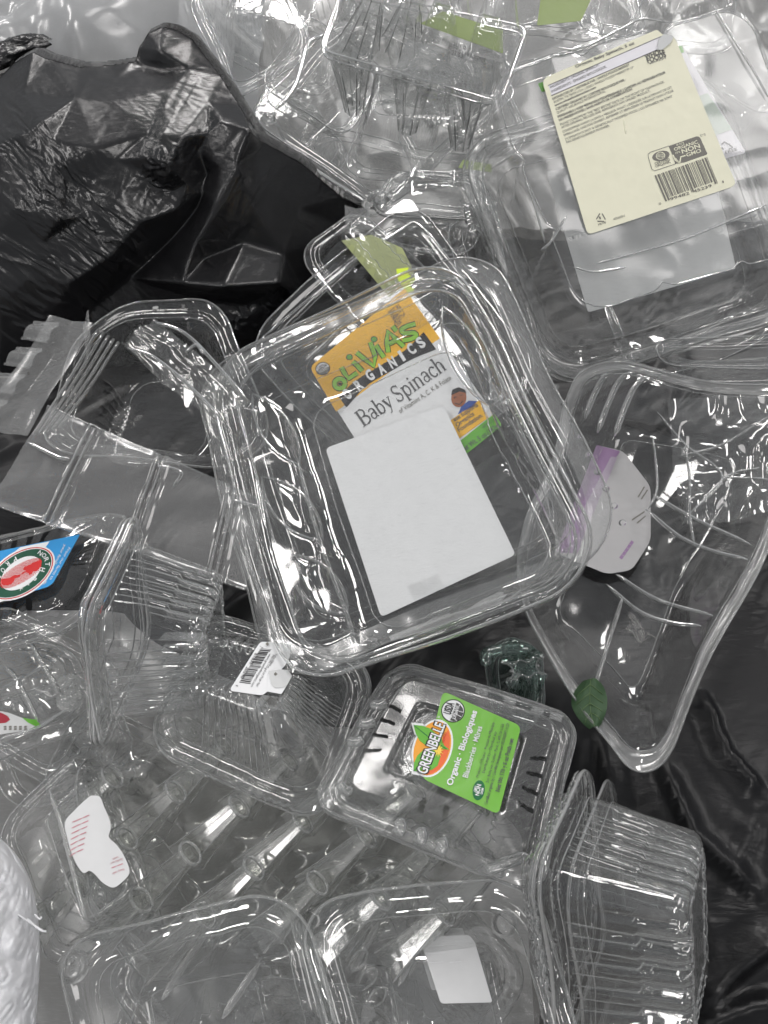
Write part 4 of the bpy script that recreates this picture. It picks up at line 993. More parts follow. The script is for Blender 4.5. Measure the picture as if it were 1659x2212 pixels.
def leaf_emb(px, Vv, T):
    dz = np.zeros(len(px)); m = (T > .45)
    for a, b, hw, h in leaves:
        a = np.array(a, float); b = np.array(b, float); d = b - a; L = np.linalg.norm(d); d /= L
        s = ((px - a) @ d) / L; pr = np.abs((px - a) @ np.array([-d[1], d[0]]))
        wd = hw * np.sin(math.pi * np.clip(s, 0, 1)) ** .8 + 1e-6
        k = np.clip(1 - (pr / wd) ** 2, 0, 1); dz += np.where((s > 0) & (s < 1), h * k ** .6, 0)
    dd, tt, _ = segdist(px[:, 0], px[:, 1], stem); dz += .0026 * np.exp(-(dd / 9) ** 2)
    for c in ((1140, 1010), (1250, 1215), (760, 1400)): 
        r_ = np.hypot(px[:, 0] - c[0], px[:, 1] - c[1]); dz += .003 * np.exp(-(r_ / 26) ** 2) + .0015 * vnoise(px[:, 0] / 9, px[:, 1] / 9, 5) * np.exp(-(r_ / 45) ** 2)
    return dz * m
HA = .026
frA.axis_to((905, 1040), HA, False)
oA, pA = shell("tray", frA, t, PET_FINE, tray_profile(HA, .0095, .016, .010, nw=24), -1, r=.036, emboss=leaf_emb, ns=90, nc=16, nf=70, seed=22, warp=.0010, fwarp=.1, wav=.45)
rimtube(pA, t, oA, .0013)
pts, *_ = ring(frA.w - .009, frA.l - .009, .032, 40, 12); tube("inner_bead", frA.map(pts[:, 0], pts[:, 1], np.full(len(pts), .0006)), .0011, PET_FINE, t, oA, closed=True)
pts, *_ = ring(frA.w - .021, frA.l - .021, .028, 40, 12); tube("inner_bead", frA.map(pts[:, 0], pts[:, 1], np.full(len(pts), -.004)), .0008, PET_BEAD, t, oA, closed=True)
PA = (frA.c - frA.n * (HA + .0008), frA.n0); PB = (frA.c - frA.n * (HA + .007), frA.n0)
PL_ = (PA[0] + PA[1] * .0042, PA[1])
for a, b, hw, h in leaves[:3] + leaves[5:6]:
    a = np.array(a, float); b = np.array(b, float); d_ = b - a; nn = np.array([-d_[1], d_[0]]) / np.linalg.norm(d_)
    for sg in (1, -1): bead("leaf_outline", [a + d_ * s_ + nn * sg * hw * .95 * math.sin(math.pi * s_) ** .8 for s_ in np.linspace(0, 1, 7)], PL_, .0009, PET_BEAD, t, oA)
bead("leaf_stem", stem, PL_, .0013, PET_BEAD, t, oA)
cA = CR(960, 900, 1700)
lab = slab("front_label", roundpoly([cA(108, 662), cA(800, 88), cA(1512, 1085), cA(760, 1690)], [12, 3, 10, 10]), PB, 0, WHITE, t)
y1, y2, y3, y4 = .00015, .0003, .00045, .0006
slab("orange_band", roundpoly([cA(108, 662), cA(800, 88), cA(1058, 450), cA(700, 690), cA(300, 985)], [12, 3, 0, 0, 0]), PB, y1, YEL, t, lab)
slab("green_band", roundpoly([cA(1455, 1000), cA(1512, 1085), cA(760, 1690), cA(700, 1600)], [2, 8, 8, 0]), PB, y1, GRN, t, lab)
up_ = smoothpath([(318, 875), (450, 755), (640, 640), (800, 540), (940, 405)], 6); dn_ = smoothpath([(1030, 530), (860, 600), (700, 690), (520, 800), (375, 955)], 6)
slab("black_banner", [cA(*p) for p in list(up_) + list(dn_)], PB, y2, BLK, t, lab)
for ch, c, an in (("O", (388, 865), -40), ("R", (472, 800), -38), ("G", (552, 728), -34), ("A", (637, 684), -30), ("N", (715, 636), -30), ("I", (785, 588), -32), ("C", (855, 537), -35), ("S", (924, 490), -38)):
    a = math.radians(an); d = np.array([math.cos(a), math.sin(a)]); u = np.array([d[1], -d[0]]); wd = 12 if ch == "I" else 25; c = np.array(c, float) - u * 27
    text(ch, cA(*(c - d * wd)), cA(*(c + d * wd)), 23, PB, y3, WHITE, t, lab, .045)
def arc(c, rx, ry, a0, a1, n=10): return [(c[0] + rx * math.cos(math.radians(a)), c[1] - ry * math.sin(math.radians(a))) for a in np.linspace(a0, a1, n)]
OL = [[(p[0], p[1]) for p in ellipse((327, 782), 38, 36, 0, 18)] + [ellipse((327, 782), 38, 36, 0, 18)[0]], [(338, 662), (362, 705), (392, 745), (455, 702)], [(422, 622), (455, 650), (492, 690)], [(450, 555), (505, 600), (578, 655), (585, 580), (550, 478)], [(590, 500), (615, 540), (650, 590)], [(682, 555), (670, 480), (678, 400), (730, 450), (795, 512)], [(688, 490), (720, 475), (748, 458)], [(712, 362), (725, 378), (742, 398)], smoothpath([(880, 345), (820, 362), (778, 388), (800, 415), (865, 410), (885, 432), (850, 455), (785, 468)], 5).tolist()]
OLp = [[cA(*p) for p in l] for l in OL]
strokes(OLp, 12.5, PB, y2, BLK, t, lab, "brand_lettering_outline"); strokes(OLp, 9.0, PB, y3 + .0001, LGRN, t, lab, "brand_lettering")
for c in ((398, 588), (577, 458)):
    slab("letter_dot", [cA(*p) for p in ellipse(c, 25, 22)], PB, y2, BLK, t, lab); slab("letter_dot", [cA(*p) for p in ellipse(c, 19, 17)], PB, y3, GRN, t, lab)
slab("letter_eye", [cA(*p) for p in ellipse((327, 782), 14, 10)], PB, y4, BLK, t, lab)
# serif lettering drawn with a broad pen, letters in their own em box
def A_(cx, cy_, rx, ry, a0, a1, n=12): return [(cx + rx * math.cos(math.radians(a)), cy_ + ry * math.sin(math.radians(a))) for a in np.linspace(a0, a1, n)]
GL = {"B": (.66, [([(.14, 0), (.14, .7)], .11), ([(.0, .0), (.34, .0)], .035), ([(.0, .7), (.32, .7)], .035), ([(.14, .365), (.34, .365)], .035), (A_(.30, .53, .2, .17, 90, -90), .075), (A_(.34, .18, .24, .185, 90, -90), .085)]),
      "a": (.46, [(A_(.2, .34, .15, .13, 160, 0), .06), ([(.34, .36), (.34, .1)], .1), (A_(.40, .09, .06, .07, 180, 300), .05), (A_(.19, .14, .13, .13, 60, 330), .06), ([(.34, .28), (.22, .26)], .03)]),
      "b": (.52, [([(.1, .0), (.1, .72)], .09), ([(.0, .70), (.1, .72)], .04), (A_(.26, .22, .17, .23, 150, -150), .07)]),
      "y": (.5, [([(.06, .46), (.25, .03)], .1), ([(.42, .46), (.24, .02), (.16, -.16), (.06, -.18)], .045), ([(0, .46), (.18, .46)], .03), ([(.32, .46), (.48, .46)], .03)]),
      "S": (.52, [(A_(.24, .54, .17, .16, 30, 250), .075), ([(.18, .39), (.34, .29)], .11), (A_(.24, .17, .17, .18, 50, -160), .07), ([(.42, .7), (.42, .52)], .03), ([(.05, .0), (.05, .2)], .03)]),
      "p": (.52, [([(.1, -.2), (.1, .46)], .09), ([(.0, .44), (.1, .46)], .04), ([(.0, -.2), (.22, -.2)], .03), (A_(.26, .22, .17, .23, 150, -150), .07)]),
      "i": (.27, [([(.12, .0), (.12, .46)], .09), ([(.02, .44), (.12, .46)], .04), ([(.02, .0), (.24, .0)], .03), ([(.07, .62), (.17, .62)], .09)]),
      "n": (.54, [([(.1, .0), (.1, .46)], .09), ([(.0, .44), (.1, .46)], .04), (A_(.26, .32, .14, .14, 160, 0), .06), ([(.40, .34), (.40, 0)], .09), ([(.0, .0), (.2, .0)], .03), ([(.31, .0), (.5, .0)], .03)]),
      "c": (.44, [(A_(.24, .23, .18, .23, 40, 320), .075), ([(.36, .34), (.38, .42)], .08)]),
      "h": (.54, [([(.1, .0), (.1, .72)], .09), ([(.0, .70), (.1, .72)], .04), (A_(.26, .32, .14, .14, 160, 0), .06), ([(.40, .34), (.40, 0)], .09), ([(.0, .0), (.2, .0)], .03), ([(.31, .0), (.5, .0)], .03)]), " ": (.2, [])}
tw = sum(GL[c][0] for c in "Baby Spinach"); p0, p1 = np.array(cA(498, 1098)), np.array(cA(1112, 672)); d = (p1 - p0) / tw; u = np.array([d[1], -d[0]]) * 1.12; x = 0; LS = []
for c in "Baby Spinach":
    for ln, wd in GL[c][1]: LS.append(([p0 + d * (x + q[0]) + u * q[1] * 1.15 for q in ln], wd * np.linalg.norm(d) * 1.15))
    x += GL[c][0]
strokes(LS, 2, PB, y2, INK, t, lab)
text("of Vitamins A, C, K & Folate", cA(770, 1000), cA(1145, 748), 11, PB, y2, MINK, t, lab)
for i, s in enumerate(("BEST BY", "APR 09", "S8#6163", "20:56  1", "PROD OF", "USA")):
    a = np.array((690, 275)) + i * np.array((11.5, 19)); b = np.array((770, 213)) + i * np.array((10, 17)); b = b if s != "USA" else a + (b - a) * .5
    text(s, cA(*a), cA(*b), 6.2, PB, y2, INK, t, lab, .015)
slab("seal", [cA(*p) for p in ellipse((203, 672), 54, 48, -20)], PB, y2, BLK, t, lab); slab("seal", [cA(*p) for p in ellipse((203, 672), 48, 42, -20)], PB, y3, WHITE, t, lab)
slab("seal", [cA(*p) for p in [(156, 692), (250, 655), (250, 680), (225, 708), (195, 716), (168, 708)]], PB, y4, MINK, t, lab)
text("USDA", cA(172, 684), cA(238, 655), 8, PB, y4, INK, t, lab, .03); text("ORGANIC", cA(178, 706), cA(244, 676), 5, PB, y4 + .0001, WHITE, t, lab, .01)
slab("portrait", [cA(*p) for p in ellipse((1192, 885), 75, 78)], PB, y1, WHITE, t, lab); slab("portrait_shirt", [cA(*p) for p in [(1190, 1005), (1215, 945), (1270, 905), (1330, 910), (1300, 950)]], PB, y2, BLUE, t, lab); slab("portrait_face", [cA(*p) for p in ellipse((1196, 885), 55, 68, 10)], PB, y3, BROWN, t, lab); slab("portrait_hair", [cA(*p) for p in [(1140, 865), (1150, 825), (1195, 808), (1240, 825), (1252, 850), (1200, 838)]], PB, y4, BLK, t, lab)
strokes([[cA(1168, 925), cA(1200, 935), cA(1228, 905)], [cA(1160, 885), cA(1175, 880)], [cA(1205, 868), cA(1222, 862)]], 2, PB, y4, BLK, t, lab, "portrait_smile")
slab("orange_box", [cA(*p) for p in [(1050, 1110), (1345, 903), (1412, 1030), (1130, 1230)]], PB, y2, YEL, t, lab)
for s, a, b in (("ese supports", (1166, 1060), (1340, 945)), ("Organics", (1185, 1100), (1312, 1010)), ("Foundation.", (1200, 1135), (1375, 1020))): text(s, cA(*a), cA(*b), 10, PB, y3, INK, t, lab, .02)
text("405702F", cA(1375, 1112), cA(1467, 1052), 7, PB, y2, INK, t, lab); text("Net Wt. 5 oz.(142g)", cA(1222, 1288), cA(1497, 1098), 11.5, PB, y2, INK, t, lab, .02)
lab = slab("blank_sticker", roundpoly([(703, 968), (958, 876), (1114, 1198), (823, 1333)], 11), PA, 0, WHITE, t)
barcode([(880, 1265), (945, 1240), (960, 1272), (895, 1298)], PA, .00015, GHOST, t, lab, 5)
# ---------- hinged clear clamshell, left
fr = quad_flat([(195, 690), (478, 622), (600, 1010), (60, 1000)], [.06, .05, .05, .06])
t = thing("left_clamshell", "wide-open clear clamshell with hinge tabs and broad hazy side wall at left", "food container", fr.c - [0, 0, .05])
o, p = shell("tray", fr, t, PET_CR, tray_profile(.045, .010, .014, .008, nw=24), -1, r=.036, ns=85, rib=berry_rib(7), ribamp=.002, holes=berry_holes(7, .5, .85), nf=30, seed=24, warp=.003, cwarp=.0009)
rimtube(p, t, o, .0010)
crumple("bent_lip", [(262, 748), (335, 690), (545, 872), (470, 925)], [.078, .076, .068, .07], t, POST, o, .0040, 9)
for q in ([(275, 752), (330, 770), (400, 825), (480, 905)], [(335, 695), (400, 720), (470, 790), (535, 865)], [(400, 760), (425, 745), (440, 765)]): bead("lip_crease", q, (at_z((400, 800), .078), np.array([0, 0, 1.0])), .0013, PET_BEAD, t, o)
hp = quad_flat([(165, 690), (215, 712), (25, 948), (-30, 910)], [.085, .08, .085, .09])
def sheet(name, f, t, mat, zf, parent=None, nx=60, ny=30):
    U, W_ = np.meshgrid(np.linspace(-.5, .5, nx), np.linspace(-.5, .5, ny)); P = f.map((U * f.w).ravel(), (-W_ * f.l).ravel(), zf(U, W_).ravel())
    i = np.arange(ny - 1)[:, None] * nx + np.arange(nx - 1)[None, :]
    return mesh_obj(name, P, np.stack([i, i + 1, i + nx + 1, i + nx], -1).reshape(-1, 4), mat, t, parent)
hp = quad_flat([(112, 688), (205, 705), (62, 945), (-45, 925)], [.082, .085, .088, .082])
hs = sheet("hinge_plate", hp, t, PET_WALL, lambda U, W_: .0025 * np.abs(np.sin(U * 3.3)) + .001 * np.sin(W_ * 9), nx=30, ny=60)
for k in range(4):
    s = .02 + k * .25; a = np.array((105, 692)) * (1 - s) + np.array((-42, 915)) * s
    f = quad_flat([a + (-22, 2), a + (34, 6), a + (4, 50), a + (-52, 42)], [.083, .09, .09, .083])
    sheet("hinge_tab", f, t, PET_WALL, lambda U, W_: .0045 * np.cos(W_ * 3) + .002 * (np.abs(W_) > .42), hs, 14, 14)
for k in range(5):
    a = np.array((212 + 11 * k, 712 + 7 * k)); b = np.array((72 + 14 * k, 940 - 4 * k)); tube("hinge_fold", np.array([at_z(p, .084 - .003 * k + .0015 * (j % 2)) for j, p in enumerate(smoothpath([a, (a + b) / 2 + (3, 2), b]))]), .0011, PET_BEAD, t, hs, closed=False)
sheet("folded_flap", quad_flat([(170, 700), (200, 672), (205, 730), (178, 770)], [.09, .10, .10, .09]), t, PET_WALL, lambda U, W_: .003 * np.sin(U * 3), hs, 10, 10)
bp_ = quad_flat([(105, 878), (575, 1085), (530, 1275), (-25, 1088)], [.09, .083, .08, .09])
def bandz(U, W_):
    z = .0012 * np.sin(U * 9 + 1) + .0006 * np.sin(W_ * 12 + U * 20)
    for g in (-.28, .04, .36): z = z - .0035 * np.exp(-((U - g - .02 * W_) / .014) ** 2) + .001 * np.exp(-((U - g - .035 - .02 * W_) / .01) ** 2)
    return z + .0015 * sstep(.44, .5, np.abs(W_))
o3 = sheet("side_wall", bp_, t, PET_WALL, bandz, nx=150, ny=40)
tube("rim", np.array([bp_.map(np.array([u * bp_.w]), np.array([bp_.l * .5]), np.array([.001]))[0] for u in np.linspace(-.5, .5, 30)]), .0006, PET_FINE, t, o3, closed=False)
tube("rim", np.array([bp_.map(np.array([u * bp_.w]), np.array([-bp_.l * .5]), np.array([.001]))[0] for u in np.linspace(-.5, .5, 30)]), .0006, PET_FINE, t, o3, closed=False)
for g_ in (-.28, .04, .36):
    for o_ in (-.011, .014): tube("groove_edge", np.array([bp_.map(np.array([(g_ + o_ + .02 * v_) * bp_.w]), np.array([-v_ * bp_.l]), np.array([.0006]))[0] for v_ in np.linspace(-.48, .48, 14)]), .0007, PET_BEAD, t, o3, closed=False)
for q in ([(60, 955), (120, 985), (150, 992)], [(340, 1005), (390, 1020), (375, 1050)], [(500, 1080), (560, 1095)]): bead("scuff_ridge", q, bp_.plane(.001), .0012, PET_BEAD, t, o3)


# ---------- blue-label berry clamshell lid, left edge + its ribbed base
fr = quad_flat([(-160, 1190), (300, 1090), (203, 1338), (-240, 1480)], [.045, .055, .07, .05])
t = thing("berry_clamshell", "clear berry clamshell with blue oval-logo label at the left edge", "food container", fr.c - [0, 0, .03])
def lid_holes(per, T0, T1, sides=(0, 1, 2, 3), w0=.25, w1=.62):
    def f(sf, qf, tf, c):
        x = (qf * per) % 1.0; x = (x + (tf - T0) * .6) % 1.0
        return np.isin(sf, sides) & (tf > T0) & (tf < T1) & (x > w0) & (x < w1) & (np.abs(qf) < .36)
    return f
LP = lid_profile(.008, .007, .016, .004)
o, p = shell("lid", fr, t, PET_FINE, LP, 1, r=.024, ns=110, holes=lid_holes(7, .44, .68), seed=26, nf=20); rimtube(p, t, o, .001)
pts, *_ = ring(fr.w - .062, fr.l - .062, .014, 20, 8); tube("panel_bead", fr.map(pts[:, 0], pts[:, 1], np.full(len(pts), .0125)), .0008, PET_FINE, t, o)
PN = fr.plane(.0135); cD = CR(0, 1700, 400)
lab = slab("label", roundpoly([cD(-500, 490), cD(1078, 163), cD(715, 820), cD(640, 872), cD(-700, 1290)], [5, 3, 3, 3, 5]), PN, 0, SKYB, t)
slab("white_field", [cD(*p) for p in [(275, 338), (668, 258), (560, 420), (330, 985), (250, 1000), (-200, 1140), (-200, 700)]], PN, .0001, WHITE, t, lab)
EC = (282, 688)
slab("oval", [cD(*p) for p in ellipse(EC, 512, 296, -33)], PN, .0002, WHITE, t, lab); slab("oval", [cD(*p) for p in ellipse(EC, 490, 275, -33)], PN, .0003, RED, t, lab); slab("oval", [cD(*p) for p in ellipse(EC, 474, 262, -33)], PN, .0004, WHITE, t, lab)
slab("oval", [cD(*p) for p in ellipse(EC, 464, 252, -33)], PN, .0005, BOTG, t, lab); slab("oval", [cD(*p) for p in ellipse(EC, 310, 178, -36)], PN, .0006, WHITE, t, lab)
ST = []
for k in range(-17, 18):
    x0 = EC[0] + k * 17; s = k * 17 / 290.0
    if abs(s) > .95: continue
    hh = 178 * math.sqrt(1 - s * s) * .98; yo = -s * 120
    ST.append([cD(x0 + .45 * hh - 20, EC[1] + yo - hh * .95), cD(x0 - .45 * hh + 20, EC[1] + yo + hh * .95)])
strokes(ST, 1.2, PN, .0007, RED, t, lab, "oval_stripes")
slab("map_shape", [cD(*p) for p in [(545, 505), (500, 525), (440, 545), (400, 575), (330, 600), (310, 640), (345, 650), (355, 670), (390, 690), (400, 715), (425, 690), (450, 660), (500, 655), (545, 600), (553, 550)]], PN, .0008, RED, t, lab); slab("map_shape", [cD(*p) for p in [(20, 765), (120, 755), (190, 715), (285, 705), (250, 740), (200, 755), (160, 830), (100, 850), (40, 850), (15, 820)]], PN, .0008, RED, t, lab); strokes([[cD(290, 700), cD(320, 680), cD(345, 665)]], 3, PN, .0008, RED, t, lab, "map_shape")
for ch, c, an in (("N", (545, 412), 40), ("O", (598, 445), 55), ("R", (630, 500), 72), ("T", (645, 565), 90), ("H", (578, 640), 105), ("B", (462, 765), 125), ("A", (375, 832), 138), ("Y", (278, 888), 148), ("P", (205, 505), -212), ("R", (105, 565), -215), ("O", (42, 650), -220), ("D", (-20, 740), -235)):
    a = math.radians(an if ch not in "" else an); d = np.array([math.cos(a), math.sin(a)]); u = np.array([d[1], -d[0]])
    if an < -100: d = -d * -1; 
    c = np.array(c, float) - u * 34; text(ch, cD(*(c - d * 26)), cD(*(c + d * 26)), 10, PN, .0007, WHITE, t, lab, .015)
for s, a, b in (("From our farms to", (925, 335), (668, 770)), ("your family. Naturally.", (868, 295), (572, 850))): text(s, cD(*a), cD(*b), 5.5, PN, .0003, WHITE, t, lab)
# ribbed base, lying on its side next to it
def side_box(name, label, C0, C1, C2, mat, H, per, seed, flange=.009, lidmat=None, d=(.0, .0, .0), cav=1, amp=.004):
    a, b, c = at(C0[:2], C0[2]), at(C1[:2], C1[2]), at(C2[:2], C2[2]); e = a + c - b
    fr = Frame([a, b, c, e]); n = fr.n0
    if np.dot(n, RGT) < 0: n = -n
    fr.n = n * cav
    t = thing(name, label, "food container", fr.c - [0, 0, .03])
    return fr, t
fr, t = side_box("ribbed_box", "clear pleated berry box lying on its side, left of the barcode box", (305, 1095, .500), (188, 1338, .440), (228, 1640, .482), PET, .055, 8, 27)
o, p = shell("base", fr, t, PET_FINE, tray_profile(.052, .009, .007, .006, nw=30), 1, r=.016, rib=berry_rib(5), ribamp=.0064, holes=berry_holes(5, .62, .93, 1), wav=.3, ns=101, nf=14, seed=27, warp=.0008, ridges=[-.5 + (k + o_) / 5 for k in range(5) for o_ in (.07, .57)][1:-1])
rimtube(p, t, o, .0012)
ol, pl_ = shell("folded_lid", Frame([q - fr.n * .007 for q in fr.Q]), t, PET, lid_profile(.006, .007, .014, .003), -1, r=.016, seed=28, ns=40); rimtube(pl_, t, ol, .0012)

# ---------- strawberry-label container, left lower
fr = quad_flat([(-150, 1400), (150, 1385), (245, 1560), (-120, 1690)], [.03, .025, .02, .03])
t = thing("strawberry_clamshell", "crushed clear clamshell with red and green printed label at lower left edge", "food container", fr.c - [0, 0, .03])
o, p = shell("lid", fr, t, PET_CR, tray_profile(.02, .008, .02, .006), 1, r=.02, seed=29, warp=.003, cwarp=.0024, ns=60); rimtube(p, t, o)
cG = CR(0, 2050, 500); PG = fr.plane(.012)
lab = slab("label", [cG(*p) for p in [(-60, 880), (0, 878), (90, 895), (260, 960), (430, 1040), (200, 1100), (-60, 1140)]], PG, 0, GREYW, t)
slab("red_blot", [cG(*p) for p in [(-60, 900), (10, 895), (80, 930), (108, 970), (60, 1005), (-60, 1015)]], PG, .0002, paint("print_crimson", srgb(165, 50, 65)), t, lab)
slab("green_edge", [cG(*p) for p in [(240, 950), (330, 965), (410, 970), (435, 1035), (380, 1040), (300, 1000)]], PG, .0002, GRN, t, lab)
for k in range(5): strokes([[cG(40 + 55 * k, 1050), cG(70 + 55 * k, 1045)], [cG(40 + 55 * k, 1075), cG(70 + 55 * k, 1070)]], 3.5, PG, .0002, MINK, t, lab, "print_mark")
for q in ([cG(0, 660), cG(200, 550), cG(470, 400)], [cG(330, 130), cG(470, 380), cG(690, 720)], [cG(60, 390), cG(200, 560), cG(420, 1000)], [cG(0, 1180), cG(400, 1060), cG(700, 870)]): bead("crease", q, fr.plane(.018), .0012, PET_BEAD, t, o)
for a in [(660, 540), (690, 690)]: dome("snap_tab", cG(a[0] + 60, a[1] + 60), fr.plane(.016), .006, .005, PET_BEAD, t, o)

# ---------- egg carton in the lower middle: rows of posts
tip = lambda i, j: (514 + 137 * i - 106 * j, 1745 + 32 * i + 101 * j)
fr = quad_flat([tip(-2.5, -1.5), tip(3.5, -1.5), tip(3.5, 2.5), tip(-2.5, 2.5)], .035)
t = thing("egg_tray", "clear egg carton with rows of tall fluted posts, lower middle", "egg carton", fr.c - [0, 0, .06])
frd = Frame([q - np.array([0, 0, .038]) for q in fr.Q]); frd.n = fr.n0 * .8 + unit(at_z((700, 1650), .0) - at_z((600, 1750), 0)) * .5
egg_half("web_sheet", frd, t, POST, 6, 4, .024, 1, top=.3, foot=.98, ridge=.5, res=16, seed=7)
for i in range(-2, 5):
    for j in range(-2, 3):
        c = np.array(tip(i, j), float)
        if c[0] > 1100 or c[1] > 2010 or c[0] < 150 or c[1] < 1600: continue
        top = at_z(c, .042); bot = at_z(c + (-112 + 3 * math.sin(5 * i), 108), .020)
        hv = unit(unit(CAM - top) + unit(np.array([-1.6, -.55, 2.25]) - top))
        pst = frustum("post", top, bot, .0052, .0115, POST, t, ns=4, aim=hv + .06 * np.array([math.sin(3 * i + j), math.cos(2 * j + i), 0]))
        ax = unit(top - bot); a_ = unit(np.cross(ax, UPV)); b_ = np.cross(ax, a_); an = np.linspace(0, 2 * math.pi, 17)[:-1]
        tube("post_ring", np.array([top + ax * .0012 + (a_ * math.cos(q) + b_ * math.sin(q)) * .0068 for q in an]), .0009, PET_BEAD, t, pst, closed=True)

# ---------- barcode box, upside down
fr = quad_flat([(432, 1312), (815, 1430), (708, 1782), (308, 1612)], [.03, .04, .055, .035])
fr.axis_to((527, 1462), .04)
t = thing("barcode_box", "upturned clear berry box with white barcode sticker, lower centre", "food container", fr.c - [0, 0, .03])
o, p = shell("base", fr, t, PET, tray_profile(.042, .010, .013, .009, nw=30), 1, r=.021, rib=berry_rib(8), ribamp=.0050, holes=berry_holes(8, .66, .95), ns=113, nc=12, nf=20, seed=30, warp=.001, ridges=[-.5 + (k + o_) / 8 for k in range(1, 7) for o_ in (.06, .56)])
rimtube(p, t, o, .0013)
pts, *_ = ring(fr.w - .062, fr.l - .062, .016, 20, 8); tube("panel_bead", fr.map(pts[:, 0], pts[:, 1], np.full(len(pts), .0425)), .0009, PET_FINE, t, o)
frl = Frame([q - fr.n0 * .006 for q in fr.Q]); ol, pl_ = shell("lid", frl, t, PET, lid_profile(.006, .007, .014, .003), -1, r=.021, ns=60, seed=31, rib=squarewave(14, .5, .3), ribamp=.0012); rimtube(pl_, t, ol, .0011)
P6 = (fr.c + fr.n * .0435, fr.n0); cE = CR(700, 2050, 1000)
lab = slab("barcode_sticker", roundpoly([cE(*p) for p in [(815, 212), (1190, 235), (1372, 270), (1345, 480), (1262, 640), (1205, 700), (940, 1110), (850, 1182), (285, 1100), (283, 1050)]], [8, 2, 2, 2, 2, 2, 2, 8, 8, 4]), P6, 0, WHITE, t)
slab("second_sticker", roundpoly([cE(*p) for p in [(960, 735), (1190, 712), (1310, 722), (1385, 830), (1300, 990), (1280, 1020), (1195, 1156), (935, 1110)]], 2), P6, .0004, WHITE, t, lab)
slab("torn_sticker", roundpoly([cE(*p) for p in [(960, 740), (1190, 715), (1310, 722), (1385, 830), (1300, 990), (1260, 1030), (1080, 1048), (1010, 980)]], [2, 2, 2, 2, 2, 6, 10, 6]), P6, .0008, GREYW, t, lab)
barcode([cE(820, 335), cE(428, 960), cE(630, 990), cE(1012, 352)], P6, .0002, BLK, t, lab, 21)
for s, a, b, h in (("61635", (722, 412), (615, 610), 7.5), ("20240", (568, 660), (455, 862), 7.5), ("7", (818, 290), (806, 312), 6), ("4", (378, 982), (366, 1004), 6)): text(s, cE(*a), cE(*b), h, P6, .0003, INK, t, lab, .01)
for s, a, b in (("www.greenbelleorganics.com", (975, 430), (640, 1020)), ("Net Wt 170 g 6 oz Poids Net", (1040, 440), (735, 1012)), ("Produce of Mexico", (1090, 430), (970, 640))): text(s, cE(*a), cE(*b), 5.2, P6, .0003, INK, t, lab)
for p_ in ((940, 255), (1090, 795)): slab("ink_diamond", [cE(p_[0], p_[1] - 34), cE(p_[0] + 34, p_[1]), cE(p_[0], p_[1] + 34), cE(p_[0] - 34, p_[1])], P6, .001, MINK, t, lab)
ghost = slab("inner_label", [cE(*p) for p in [(720, 1340), (850, 1170), (1560, 1270), (1400, 1500)]], (fr.c + fr.n * .012, fr.n0), 0, GREYW, t)
barcode([cE(850, 1330), cE(1380, 1440), cE(1480, 1260), cE(980, 1180)], (fr.c + fr.n * .012, fr.n0), .0002, MINK, t, ghost, 4)

# ---------- bright green label clamshell
fr = quad_flat([(852, 1422), (1252, 1545), (1168, 1930), (668, 1738)], [.045, .045, .065, .065])
t = thing("blackberry_clamshell", "closed clear berry clamshell with bright green blackberry label, lower right of centre", "food container", fr.c - [0, 0, .03])
o, p = shell("lid", fr, t, PET_TUB, lid_profile(.009, .008, .015, .0035), 1, r=.014, ns=120, nc=12, holes=lid_holes(6, .46, .62, (0, 2, 3), .3, .55), seed=32, nf=24, warp=.0010, fwarp=.2, wav=.35); rimtube(p, t, o, .0013)
pts, *_ = ring(fr.w - .0605, fr.l - .0605, .016, 20, 8); tube("panel_bead", fr.map(pts[:, 0], pts[:, 1], np.full(len(pts), .0125)), .0011, PET_FINE, t, o)
frl = Frame([q - fr.n0 * .006 for q in fr.Q]); ol, pl_ = shell("base", frl, t, PET, tray_profile(.036, .008, .012, .006, nw=24), -1, r=.014, ns=85, rib=berry_rib(7), ribamp=.003, seed=33); rimtube(pl_, t, ol, .0011)
for q in ((1190, 1545), (1150, 1532), (1090, 1510), (1030, 1490)): slab("edge_tab", [(q[0], q[1] - 8), (q[0] + 26, q[1]), (q[0] + 22, q[1] + 14), (q[0] - 4, q[1] + 6)], fr.plane(.004), 0, PET_HZ, t, o)
bead("corner_snap", [(1050, 1880), (1075, 1872), (1125, 1852), (1140, 1862)], fr.plane(.006), .003, PET_BEAD, t, o); bead("corner_snap", [(730, 1690), (745, 1705), (760, 1712)], fr.plane(.009), .0026, PET_BEAD, t, o)
for q in ((800, 1520), (775, 1560), (750, 1600)): bead("vent_rib", [(q[0], q[1]), (q[0] + 18, q[1] + 3), (q[0] + 34, q[1] - 4)], fr.plane(.0095), .0030, PET_BEAD, t, o)
for q in ((860, 1780), (905, 1800), (950, 1822)): bead("vent_rib", [(q[0], q[1] - 12), (q[0] + 6, q[1] + 6), (q[0] - 4, q[1] + 24)], fr.plane(.0095), .0032, PET_BEAD, t, o)
PJ = fr.plane(.0140); cC = CR(1280, 2200, 1760)
lab = slab("label", roundpoly([cC(560, 170), cC(1440, 565), cC(1185, 1560), cC(320, 1150)], 14), PJ, 0, BGRN, t)
g1, g2, g3, g4, g5 = .00012, .00024, .00036, .0005, .00064
leafpoly = lambda off: [cC(*p) for p in [(208 - off, 535 - off), (300, 535 - off), (400, 600)]]
slab("logo", [cC(*p) for p in ellipse((440, 815), 335, 222, -72)], PJ, g1, WHITE, t, lab)
slab("logo_leaf", [cC(*p) for p in [(205, 530), (330, 535), (400, 600), (300, 700), (240, 660)]], PJ, g1, WHITE, t, lab); slab("logo_leaf", [cC(*p) for p in [(205, 1100), (215, 960), (300, 900), (330, 1080), (290, 1120)]], PJ, g1, WHITE, t, lab)
